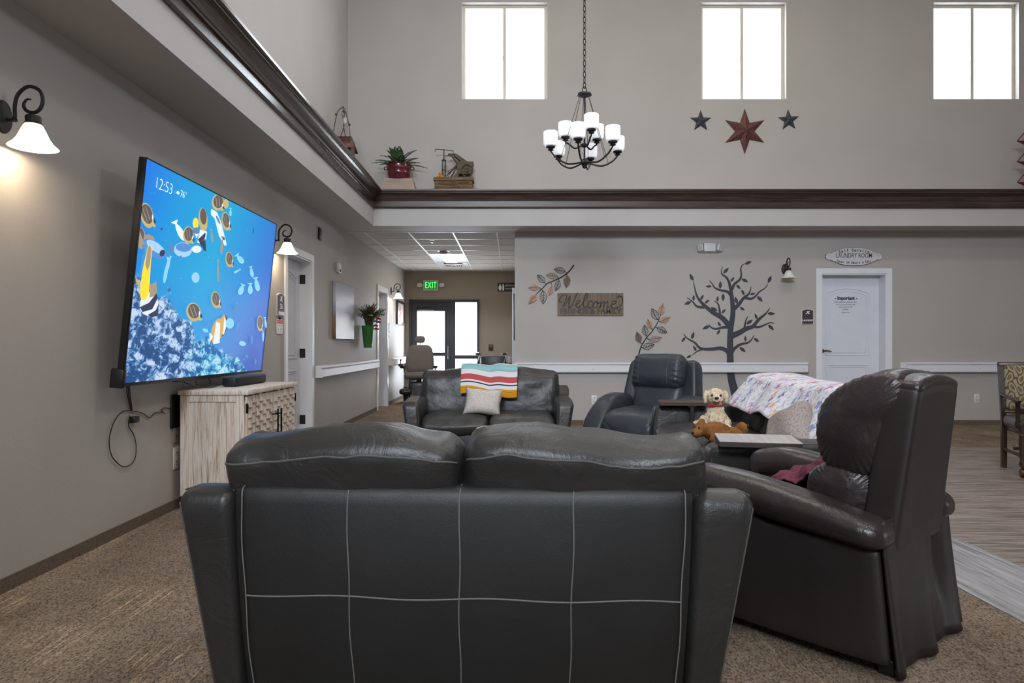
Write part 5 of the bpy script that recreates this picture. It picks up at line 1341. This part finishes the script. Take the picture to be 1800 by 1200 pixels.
for f in range(30):
    a_ = rnd.uniform(0, 2 * PI) if f > 7 else [2.9, .2, 2.3, 1.2, .7, 3.4, -.2, 1.7][f]; el = rnd.uniform(.4, 1.42); L = rnd.uniform(.28, .40) + (.07 if el > 1 else 0)
    if math.sin(a_) > .35: L *= .65
    pts = []
    for k in range(9):
        q = k / 8; rr = L * math.cos(el) * q + L * .25 * q * q; zz = L * math.sin(el) * q - L * .42 * q * q
        pts.append(Vector((rr * math.cos(a_), rr * math.sin(a_) * .8, .18 + zz)))
    m.tube(pts, .003, 5)
    side = Vector((-math.sin(a_), math.cos(a_), 0))
    for k in range(1, 24):
        q = k / 24; i = min(7, int(q * 8)); p = pts[i].lerp(pts[i + 1], q * 8 - i); d = (pts[i + 1] - pts[i]).normalized(); wl_ = .06 * math.sin(PI * (q * .86 + .14)) + .006; wd2 = .0085
        for s in (-1, 1):
            tip = p + side * s * wl_ + d * .012 + Vector((0, 0, -.006 + rnd.uniform(-.006, .006))); mid = p + side * s * wl_ * .5
            m.add([p - d * wd2 * .6, mid - d * wd2, tip, mid + d * wd2 * 1.2], [(0, 1, 2, 3)])
m.build('foliage', 'fern', t, sharp=180)
# straw bale, pumpkins, iron stand and barrow
M['straw'] = wood('woven_straw', rgb(84, 66, 47), rgb(150, 123, 90), axis=0, rough=.9, bst=.9); M['pumpkin'] = plain('orange_pumpkin', rgb(196, 118, 30), .5, var=.12); M['rust'] = rusty('rusty_iron', rgb(52, 46, 42), rgb(84, 76, 68)); M['oldwood'] = wood('grey_old_wood', rgb(70, 62, 52), rgb(118, 106, 88), axis=0, rough=.8)
bx0, bx1 = ledge(764), ledge(832); bz = CZ + (606 - 314.5) * 9.75 / 1200
t = thing('straw_bale', 'small brown straw bale on the ledge beside the fern', 'straw bale', ((bx0 + bx1) / 2, 9.75, LZ))
m = MB(); rnd = random.Random(2); hw = (bx1 - bx0) / 2; hh = bz - LZ
for k in range(5):
    z0 = hh * k / 5; e = rnd.uniform(-.012, .012); m.rbox(-hw - e, hw + e, -.12, .12, z0 + .002, z0 + hh / 5, .012, 2)
for k in range(60):
    y = -.121; x = rnd.uniform(-hw, hw - .1); z = rnd.uniform(.02, hh - .01); m.tube([(x, y, z), (x + rnd.uniform(.05, .14), y - .006, z + rnd.uniform(-.012, .012))], .003, 4)
m.build('straw', 'straw', t)
MB().tube([(-hw * .5, -.125, 0), (-hw * .5, -.125, hh)], .003, 5).tube([(hw * .5, -.125, 0), (hw * .5, -.125, hh)], .003, 5).build('twine', 'rust', t)
t = thing('pumpkin_cluster', 'tiny orange pumpkins on the end of the straw bale', 'pumpkin', (ledge(773), 9.72, bz))
for x, y, z, r_ in ((-.02, 0, 0, .026), (.03, -.01, 0, .03), (.012, .0, .045, .026)):
    m = MB()
    for k in range(7): m.ball((x + .35 * r_ * math.cos(k * .9), y + .35 * r_ * math.sin(k * .9), z + r_ * .8), (r_ * .62, r_ * .62, r_ * .8), 10)
    m.build('pumpkin', 'pumpkin', t); 
sx = ledge(780)
t = thing('iron_tool', 'rusty T handled iron tool standing on the straw bale', 'iron tool', (sx, 9.78, bz))
H = CZ + (606 - 261) * 9.75 / 1200 - bz
MB().tube([(0, 0, H * .62), (0, 0, H)], .008, 8).tube([(-.125, 0, H - .04), (-.125, 0, H), (0, 0, H - .008), (.135, 0, H - .025), (.135, 0, H - .06)], .006, 8).build('handle', 'rust', t)
m = MB()
for k in range(4): w = k * PI / 2 + .6; m.tube([(.03 * math.cos(w), .03 * math.sin(w), 0), (.03 * math.cos(w), .03 * math.sin(w), H * .62), (.008 * math.cos(w), .008 * math.sin(w), H * .68)], .005, 6)
for z in (H * .3, H * .62): m.lathe([(.026, z), (.034, z), (.034, z + .008), (.026, z + .008)], 14, close=True)
m.build('cage', 'rust', t)
MB().tube([(0, 0, H * .78), (.06, 0, H * .78), (.11, .01, H * .765)], .005, 6).tube([(.06, -.01, H * .82), (.17, -.01, H * .82)], .014, 10).build('crank', 'rust', t)
t = thing('toy_wheelbarrow', 'weathered wooden box barrow with iron wheel on straw bale', 'wheelbarrow', (ledge(815), 9.78, bz))
MB().loft([[(-.06, -.09, .06), (.1, -.09, .06), (.1, .08, .06), (-.06, .08, .06)], [(-.08, -.11, .23), (.14, -.11, .23), (.14, .1, .23), (-.08, .1, .23)]]).rbox(-.09, -.065, -.11, .1, .0, .25, .004, 1).build('box', 'oldwood', t)
MB().rbox(-.02, .0, -.05, .05, 0, .2, .004, 1, X=T(-.06, 0, .2) @ R(-.6, 'Y')).loft([[(-.14, -.04, .33), (-.1, -.04, .36), (-.1, .05, .36), (-.14, .05, .33)], [(.0, -.06, .22), (.06, -.06, .24), (.06, .07, .24), (.0, .07, .22)]]).build('side_board', 'oldwood', t)
m = MB(); rg = [(.055 + .085 * math.cos(w), -.13, .095 + .085 * math.sin(w)) for w in [2 * PI * k / 24 for k in range(25)]]; m.tube(rg, .006, 6, caps=False)
for k in range(3): w = k * PI / 3 + .2; m.tube([(.055 + .085 * math.cos(w), -.13, .095 + .085 * math.sin(w)), (.055 - .085 * math.cos(w), -.13, .095 - .085 * math.sin(w))], .004, 5)
m.tube([(.055, -.13, .095), (.055, -.02, .095)], .006, 6); m.build('wheel', 'rust', t)
t = thing('twig_bundle', 'reddish bundle of twigs leaning between tool and barrow', 'twigs', (ledge(797), 9.74, bz))
m = MB(); rnd = random.Random(5)
for k in range(14): x = rnd.uniform(-.10, -.02); m.tube([(x, rnd.uniform(-.02, .02), .01 + rnd.uniform(0, .1)), (.06 + rnd.uniform(-.02, .03), rnd.uniform(-.02, .02), .20 + rnd.uniform(-.03, .03))], .0035, 5)
M['twig'] = plain('red_twig', rgb(84, 52, 46), .8, var=.2); m.build('twig', 'twig', t)
# pine cone house with iron easel in the corner
p0 = at(608, 266, 8.9)
t = thing('bird_feeder', 'little roofed feeder full of pine cones hung on iron easel', 'bird feeder', (p0.x, 8.9, LZ))
def ez(px, py): v = at(px, py, 8.9); return (v.x - p0.x, 0, v.z - LZ)
m = MB()
for q in ([(585, 240), (592, 201), (600, 190), (606, 192), (613, 218), (616, 246)], [(598, 241), (605, 220), (601, 200)], [(608, 243), (604, 220), (606, 196)], [(592, 201), (590, 199), (592, 203)], [(603, 186), (604, 196), (607, 199)]):
    P = [Vector(ez(*a_)) for a_ in q]; m.tube(P, .006, 6, 4)
for q in ((604, 196), (591, 201), (614, 219)): m.ball(ez(*q), .018, 8)
a1, a2 = ez(585, 240), ez(616, 246); m.tube([a1, (a1[0] - .04, .05, 0)], .006, 6).tube([a2, (a2[0] + .02, .05, 0)], .006, 6)
m.build('easel', 'rust', t); MB().ball(ez(606, 212), (.03, .012, .05), 10).build('ornament', 'ventgrey', t)
A = Vector(ez(600, 242)); B_ = Vector(ez(618, 242)); Cc = Vector(ez(625, 264)); zb_ = ez(608, 268)[2]
MB().rbox(A.x - .02, Cc.x - .03, -.10, .12, 0, .03, .003, 1).rbox(B_.x, B_.x + .02, -.09, .1, .0, B_.z - .03, .003, 1).build('house', 'oldwood', t)
m = MB(); ridge = A.z + .02
m.add([(A.x - .06, -.0, ridge), (B_.x, 0, ridge), (Cc.x, -.15, Cc.z), (A.x - .04, -.15, Cc.z), (Cc.x, .15, Cc.z), (A.x - .04, .15, Cc.z)], [(0, 1, 2, 3), (0, 5, 4, 1)])
o = m.build('roof', 'starred', t, sharp=10); o.modifiers.new('thickness', 'SOLIDIFY').thickness = .014
m = MB(); rnd = random.Random(8); M['cone'] = plain('pine_cone', rgb(128, 88, 76), .8, var=.3, vs=40)
for k in range(14):
    c = Vector((A.x + rnd.uniform(-.02, .12), rnd.uniform(-.13, -.02), .06 + rnd.uniform(0, .12)))
    for j in range(10): w = j * 2.4; m.ball(c + Vector((.02 * math.cos(w), .02 * math.sin(w), -.03 + .006 * j)), (.012, .012, .006), 6)
m.build('pine_cones', 'cone', t)
# red wire star column at the right end of the ledge
M['redwire'] = plain('dark_red_wire', rgb(98, 36, 42), .5, metal=.3, var=.15)
Yr = 9.72; xc = ledge(1806, Yr); z0 = LZ; zt_ = CZ + (606 - 222) * Yr / 1200
t = thing('star_column', 'dark red wire column of stacked stars at end of the ledge', 'wall decor', (xc, Yr, z0))
m = MB(); n = 3; hh = (zt_ - z0 - .12) / n
for k in range(n):
    zb_ = hh * k + .08
    pts = [(0, zb_ + hh), (-.145, zb_ + hh * .42), (-.03, zb_ + hh * .25), (0, zb_), (.03, zb_ + hh * .25), (.145, zb_ + hh * .42)]
    m.tube([(x, 0, z) for x, z in pts] + [(0, 0, zb_ + hh)], .008, 6)
    m.tube([(-.145, 0, zb_ + hh * .42), (.145, 0, zb_ + hh * .42)], .006, 6).tube([(-.145, 0, zb_ + hh * .42), (0, -.03, zb_ + hh * .4), (0, 0, zb_)], .004, 5).tube([(.145, 0, zb_ + hh * .42), (0, -.03, zb_ + hh * .4), (0, 0, zb_ + hh)], .004, 5)
    m.add([(-.145, 0, zb_ + hh * .42), (0, -.02, zb_ + hh * .42), (0, 0, zb_), (-.03, 0, zb_ + hh * .25)], [(0, 1, 2, 3)]).add([(.145, 0, zb_ + hh * .42), (0, -.02, zb_ + hh * .42), (0, 0, zb_), (.03, 0, zb_ + hh * .25)], [(0, 3, 2, 1)])
m.tube([(0, .02, 0), (0, .02, zt_ - z0)], .012, 8); m.build('wire', 'redwire', t)
MB().rbox(-.12, .12, -.08, .08, 0, .02, .004, 1).build('base', 'redwire', t)

# ------------------------------------------------------------------ green bucket of flowers on the left wall
p = Vector((XL + .11, 10.86, 1.125)); t = thing('flower_bucket', 'green metal wall bucket of wild flowers beside the canvas', 'flower bucket', p)
M['bucket'] = plain('green_enamel', rgb(54, 112, 54), .25, var=.08)
MB().lathe([(.062, 0), (.066, .01), (.098, .33), (.104, .345), (.098, .35), (.092, .34), (.06, .02)], 26, close=True).lathe([(0, .012), (.062, .012)], 16, close=True).build('bucket', 'bucket', t)
rnd = random.Random(12); st = MB()
for k in range(130):
    a_ = rnd.uniform(0, 2 * PI); sp = rnd.uniform(.03, .34); L = rnd.uniform(.24, .42); e = Vector((math.cos(a_) * sp * .8 + .05, math.sin(a_) * sp, .33 + L * (1 - sp * 1.0)))
    if e.x < -.095: e.x = -.095
    m0 = Vector((e.x * .4, e.y * .4, .33 + L * .5)); b0 = Vector((rnd.uniform(-.05, .05), rnd.uniform(-.05, .05), .2)); st.tube([b0, m0, e], .0028, 4, 3)
    for j in range(9):
        q = .35 + .65 * j / 9; c = m0.lerp(e, max(0, (q - .4) / .6)); w = rnd.uniform(0, 2 * PI); d = Vector((math.cos(w), math.sin(w), .8)) * rnd.uniform(.018, .042); s_ = Vector((-math.sin(w), math.cos(w), 0)) * .006
        st.add([c, c + d * .5 + s_, c + d, c + d * .5 - s_], [(0, 1, 2, 3)])
M['stem'] = plain('dry_green_stem', rgb(78, 78, 52), .8, var=.35, vs=25); st.build('stems', 'stem', t, sharp=180)
for nm, cc, places in (('rose', rgb(178, 34, 52), [(.13, -.02, .36), (.16, .06, .42), (.12, .09, .31)]), ('rose', rgb(196, 52, 50), [(.15, .10, .47)]), ('rose', rgb(168, 172, 52), [(.13, .04, .50), (.06, -.1, .52)]), ('hydrangea', rgb(70, 110, 108), [(.14, -.04, .43)]), ('aster', rgb(158, 44, 40), [(.05, .0, .64), (.02, -.04, .6)])):
    mk = 'petal%d' % len(M); M[mk] = plain('petals', cc, .7, var=.25, vs=40)
    for c in places:
        m = MB()
        for k in range(14):
            w = k * 2.4; rr = .028 * math.sqrt(k / 14); m.ball((c[0] + rr * math.cos(w), c[1] + rr * math.sin(w), c[2] - rr * .4), (.017, .017, .014), 8)
        m.build(nm, mk, t)
# ------------------------------------------------------------------ plush animals
def blend(name, mm, balls, parent, vox=.007, fur=.004, sc=90, smooth=3):
    """ellipsoids melted into one continuous body"""
    m = MB()
    for c, r_, *rot in balls:
        X = T(*c) @ (R(rot[0][0], 'X') @ R(rot[0][1], 'Y') @ R(rot[0][2], 'Z') if rot else Matrix.Identity(4)); m.ball((0, 0, 0), r_, 18, X=X)
    o = m.build(name, mm, parent, sharp=180)
    rm = o.modifiers.new('melt', 'REMESH'); rm.mode = 'VOXEL'; rm.voxel_size = vox; rm.use_smooth_shade = True
    sm = o.modifiers.new('smooth', 'SMOOTH'); sm.iterations = smooth; sm.factor = .6
    dg = bpy.context.evaluated_depsgraph_get(); me = bpy.data.meshes.new_from_object(o.evaluated_get(dg)); o.modifiers.clear()
    old = o.data; o.data = me; bpy.data.meshes.remove(old)
    for v in me.vertices: v.co += v.normal * (noise.noise(v.co * sc) * fur + noise.noise(v.co * sc * .35) * fur * .8)
    me.polygons.foreach_set('use_smooth', [True] * len(me.polygons)); return o
def furmat(name, a, b, sc=120, st=.7):
    g = G(name); f = g.noise(g.mapped((1, 1, .45)), sc, 4, .7); f2 = g.noise(g.co(), 14, 3)
    c = g.ramp(g.math('ADD', g.math('MULTIPLY', f, .5), g.math('MULTIPLY', f2, .5)), [(.36, a), (.6, b)]); return g.done(c, .95, g.bump(f, st, .006), 0, .1)
M['furcream'] = furmat('cream_plush', rgb(186, 164, 132), rgb(228, 212, 186)); M['furbrown'] = furmat('caramel_plush', rgb(104, 66, 34), rgb(154, 106, 62), 170)
M['eye'] = plain('plush_eye', rgb(26, 18, 14), .12); M['nose'] = plain('plush_nose', rgb(30, 26, 28), .4); M['bow'] = plain('red_ribbon', rgb(150, 26, 40), .6); M['pinkfelt'] = plain('pink_felt', rgb(178, 92, 96), .8)
DG = (1.635, 5.48, .50)
t = thing('plush_dog', 'cream plush puppy sitting on the long sofa seat', 'plush toy', DG, -.22)
blend('body', 'furcream', [((0, .0, .075), (.092, .085, .085)), ((0, -.01, .14), (.07, .062, .075)), ((0, -.015, .185), (.05, .048, .05)), ((-.085, .02, .045), (.05, .075, .055)), ((.075, .01, .045), (.045, .075, .05)), ((-.035, -.075, .06), (.027, .03, .07)), ((.035, -.075, .06), (.027, .03, .07)), ((-.04, -.105, .015), (.03, .042, .02)), ((.04, -.105, .015), (.03, .042, .02)), ((-.10, -.06, .018), (.03, .045, .022)), ((.09, -.06, .018), (.03, .045, .022)), ((-.12, .09, .03), (.05, .03, .028)),
      ((0, -.02, .262), (.072, .066, .062)), ((0, -.03, .235), (.06, .055, .045)), ((0, -.085, .245), (.034, .036, .028)), ((.0, -.09, .23), (.028, .026, .02))], t, fur=.008, sc=140)
for s in (-1, 1):
    blend('ear', 'furcream', [((s * .068, -.015, .282), (.024, .032, .026)), ((s * .082, -.02, .25), (.018, .034, .042)), ((s * .08, -.024, .222), (.016, .028, .026))], t, fur=.004)
    MB().ball((s * .033, -.082, .272), .0095, 12).build('eye', 'eye', t)
MB().ball((0, -.12, .252), (.017, .012, .012), 14).build('nose', 'nose', t)
MB().tube([(-.018, -.113, .226), (0, -.118, .222), (.018, -.113, .226)], .003, 6, 4).build('mouth', 'pinkfelt', t)
m = MB().tube([(.056 * math.cos(w), -.018 + .054 * math.sin(w), .193 + .006 * math.sin(w)) for w in [2 * PI * k / 20 for k in range(21)]], .008, 8, caps=False)
for s in (-1, 1): m.ball((-.035 + s * .018, -.072, .188), (.018, .009, .012), 10)
m.ball((-.035, -.076, .188), .008, 8); m.build('collar', 'bow', t)
BR = (1.40, 4.74, .495)
t = thing('plush_bear', 'caramel brown plush bear lying in front of the cream puppy', 'plush toy', BR, .05)
blend('body', 'furbrown', [((.01, .0, .075), (.085, .07, .07)), ((.065, .01, .068), (.06, .06, .06)), ((-.085, -.01, .092), (.06, .054, .052)), ((-.13, -.04, .07), (.038, .036, .032)), ((-.07, .035, .142), (.022, .014, .022)), ((-.1, -.03, .142), (.02, .014, .02)),
      ((-.03, -.10, .032), (.034, .045, .03)), ((-.02, -.06, .06), (.03, .05, .032)), ((.085, -.09, .05), (.05, .055, .045)), ((.105, -.145, .055), (.05, .03, .055)), ((.15, .04, .06), (.06, .036, .04)), ((.21, .03, .08), (.046, .042, .056))], t, fur=.004, sc=120)
MB().ball((-.166, -.055, .074), (.012, .012, .01), 12).build('nose', 'nose', t)
for q in ((-.122, -.058, .108), (-.138, -.018, .112)): MB().ball(q, .0065, 10).build('eye', 'eye', t)
MB().ball((.246, .015, .105), (.012, .018, .02), 10).build('paw_pad', 'nose', t)

# ------------------------------------------------------------------ power wheelchair in the hall
M['wcgrey'] = plain('grey_upholstery', rgb(104, 98, 92), .75, var=.08, bs=200); M['rubber'] = plain('tyre_rubber', rgb(30, 30, 32), .7)
wc = thing('power_wheelchair', 'grey power wheelchair parked by the glazed exit door', 'wheelchair', (at(736, 700, 14.0).x, 14.05, 0), math.radians(4))
def wback(co, p):
    h = (co.z + .29) / .58; w = 1 - .36 * max(0, h - .35) ** 1.5; return Vector((co.x * w, co.y + .22 + .09 * h, co.z + .88))
MB().cush((.295, .06, .29), (.12, .05, .12), 16, wback, puff=(0, .02, 0)).build('backrest', 'wcgrey', wc, sharp=70)
MB().cush((.105, .05, .075), (.07, .045, .06), 12, lambda c, p: c + Vector((0, .33, 1.285))).build('headrest', 'wcgrey', wc, sharp=70)
MB().tube([(0, .34, 1.1), (0, .34, 1.25)], .01, 8).build('headrest_post', 'chrome', wc)
MB().cush((.29, .27, .065), (.06, .07, .06), 14, lambda c, p: c + Vector((0, -.03, .545)), puff=(0, .02, .01)).build('seat', 'wcgrey', wc, sharp=70)
for s in (-1, 1):
    MB().cush((.045, .17, .03), (.03, .05, .025), 10, lambda c, p, s=s: c + Vector((s * .34, .03, .72))).tube([(s * .33, .2, .72), (s * .31, .22, .6), (s * .28, .15, .5)], .014, 8, 4).build('armrest', 'black', wc)
MB().rbox(-.40, -.31, -.26, -.13, .735, .79, .015).tube([(-.355, -.2, .79), (-.355, -.2, .85)], .01, 8).ball((-.355, -.2, .86), .02, 10).build('joystick', 'black', wc)
MB().rbox(-.20, .20, -.25, .30, .18, .42, .04).tube([(0, 0, .4), (0, 0, .5)], .06, 12).build('motor_base', 'black', wc)
for s in (-1, 1):
    X = T(s * .27, .02, .16) @ R(PI / 2, 'Y'); MB().lathe([(.09, -.04), (.15, -.04), (.16, -.02), (.16, .02), (.15, .04), (.09, .04)], 24, X=X).lathe([(0, -.03), (.09, -.03), (.09, .03), (0, .03)], 16, X=X, mi=1).build('drive_wheel', ['rubber', 'chrome'], wc)
    for y in (-.36, .36): MB().lathe([(0, -.025), (.065, -.025), (.075, 0), (.065, .025), (0, .025)], 16, X=T(s * .22, y, .075) @ R(PI / 2, 'Y')).tube([(s * .22, y, .075), (s * .2, y * .8, .2)], .014, 6).build('caster_wheel', 'rubber', wc)
MB().rbox(-.2, .2, -.55, -.33, .1, .125, .01).tube([(0, -.4, .12), (0, -.26, .3)], .03, 8).build('footplate', 'black', wc)
MB().cush((.13, .16, .06), (.06, .08, .05), 10, lambda c, p: c + Vector((-.23, -.38, .24))).build('front_fender', 'black', wc, sharp=70)
# folded wheelchair and walker half hidden behind the far loveseat
x0 = at(858, 640, 14.2).x
t = thing('folding_wheelchair', 'dark folding wheelchair behind the striped blanket in the hall', 'wheelchair', (x0 + .02, 14.35, 0), 0)
m = MB()
for s in (-.2, .36): m.tube([(s - .1, .0, .98), (s, .0, 1.0), (s + .03, .02, .9), (s + .03, .02, .3)], .014, 8, 3).tube([(s, 0, .95), (s - .12, -.1, .6), (s - .1, -.3, .1)], .012, 8)
m.build('frame', 'chrome', t)
MB().rbox(-.17, .36, .01, .03, .5, .93, .008).build('back_sling', 'black', t); MB().rbox(-.17, .36, -.36, .0, .46, .5, .01).build('seat', 'black', t)
for s in (-.24, .43):
    m = MB(); m.tube([(s, -.05 + .29 * math.cos(w), .30 + .29 * math.sin(w)) for w in [2 * PI * k / 28 for k in range(29)]], .014, 6, caps=False)
    for k in range(6): m.tube([(s, -.05, .30), (s, -.05 + .29 * math.cos(k), .30 + .29 * math.sin(k))], .003, 4)
    m.build('wheel', 'rubber', t)
    MB().tube([(s + .05, -.36, .07 + .0), (s + .05, -.36, .5)], .01, 6).lathe([(0, -.015), (.065, -.015), (.065, .015), (0, .015)], 14, X=T(s + .05, -.36, .066) @ R(PI / 2, 'Y')).build('caster_wheel', 'rubber', t)
for s in (-.2, .36): MB().rbox(s - .09, s - .0, -.04, .04, .955, 1.005, .015).build('hand_grip', 'black', t)
# ------------------------------------------------------------------ patterned dining chair and table at the right edge
def tapestry():
    g = G('leaf_lattice_fabric'); c = g.co(); s = g.n('SeparateXYZ'); g.l(c, s.inputs[0])
    x = g.math('MULTIPLY', s.outputs[0], 2 * PI / .15); z = g.math('MULTIPLY', s.outputs[2], 2 * PI / .19)
    a_ = g.math('MULTIPLY', g.math('SINE', x), g.math('COSINE', z)); b_ = g.math('SINE', g.math('ADD', g.math('MULTIPLY', x, 2), g.math('MULTIPLY', g.math('SINE', z), 1.6)))
    f = g.math('ADD', a_, g.math('MULTIPLY', b_, .5)); band = g.math('ABSOLUTE', f)
    col = g.ramp(band, [(.0, rgb(92, 76, 46)), (.20, rgb(98, 82, 52)), (.26, rgb(144, 135, 118)), (.78, rgb(152, 143, 126)), (.86, rgb(108, 92, 60)), (.95, rgb(108, 92, 60))], True)
    return g.done(col, .85, g.bump(g.noise(c, 260, 2), .4, .003), 0, .2)
M['tapestry'] = tapestry(); M['seatleather'] = leather('olive_brown_leather', rgb(74, 66, 56), .28, .25)
dc = thing('dining_chair', 'dark wooden armchair with leaf patterned back and leather seat', 'chair', (4.82, 6.15, 0), math.radians(-20))
lean = .10
for s in (-1, 1):
    MB().loft([[(s * .25 - .022, .28 + lean * f(z) - .02, z), (s * .25 + .022, .28 + lean * f(z) - .02, z), (s * .25 + .022, .28 + lean * f(z) + .02, z), (s * .25 - .022, .28 + lean * f(z) + .02, z)] for f, z in [((lambda q: (max(0, q - .45) / .55)), zz) for zz in (0, .2, .45, .7, 1.0)]]).build('rear_leg', 'darkwood', dc, sharp=40)
    m = MB().lathe([(.022, .10), (.026, .13), (.018, .15), (.024, .2), (.028, .3), (.024, .36), (.030, .375), (.022, .39), (.03, .42), (.03, .46)], 16, X=T(s * .26, -.25, 0)); m.build('front_leg', 'darkwood', dc)
    MB().lathe([(0, -.016), (.036, -.016), (.042, 0), (.036, .016), (0, .016)], 18, X=T(s * .26, -.25, .042) @ R(PI / 2, 'Y')).tube([(s * .26, -.25, .04), (s * .26, -.25, .10)], .012, 8).build('caster', 'bronze', dc)
    MB().tube([(s * .26, .30, .70), (s * .285, .1, .695), (s * .29, -.12, .68), (s * .275, -.22, .665)], lambda q: .02 - .002 * q, 10, 5, flat=.7).lathe([(.018, .43), (.024, .47), (.016, .5), (.022, .58), (.018, .64), (.024, .665)], 14, X=T(s * .275, -.18, 0)).build('arm', 'darkwood', dc)
    MB().rbox(s * .25 - .012, s * .25 + .012, -.25, .28, .17, .2, .004, 1).build('stretcher', 'darkwood', dc)
MB().rbox(-.25, .25, .0, .03, .21, .24, .004, 1).build('stretcher', 'darkwood', dc)
MB().rbox(-.25, .25, -.24, .28, .37, .41, .006).build('seat_frame', 'darkwood', dc)
MB().cush((.27, .27, .06), (.05, .06, .05), 16, lambda c, p: c + Vector((0, 0, .455)), puff=(0, .01, .03)).build('seat', 'seatleather', dc, sharp=70)
XB_ = T(0, .275, .45) @ R(-math.atan2(lean, .55), 'X')
for q in ((-.272, .272, -.02, .025, .52, .565), (-.25, .25, -.018, .02, .07, .10)): MB().rbox(*q, .008, X=XB_).build('back_rail', 'darkwood', dc)
MB().cush((.232, .032, .215), (.03, .025, .03), 12, lambda c, p: c + Vector((0, -.008, .315)), X=XB_, puff=(0, .015, 0)).build('back_pad', 'tapestry', dc, sharp=70)
tb_ = thing('dining_table', 'honey wood table corner in front of the patterned chair', 'table', (4.80, 5.5, 0))
m = MB(); m.lathe([(0, .73), (.53, .73), (.55, .745), (.55, .755), (.54, .765), (0, .765)], 48); m.build('top', 'tablewood', tb_)
MB().lathe([(.05, .1), (.07, .2), (.05, .4), (.08, .6), (.16, .73)], 20).build('pedestal', 'darkwood', tb_)
for k in range(4): MB().tube([(0, 0, .18), (.25 * math.cos(k * PI / 2 + .78), .25 * math.sin(k * PI / 2 + .78), .12), (.36 * math.cos(k * PI / 2 + .78), .36 * math.sin(k * PI / 2 + .78), .025)], .024, 8, 4).build('leg', 'darkwood', tb_)
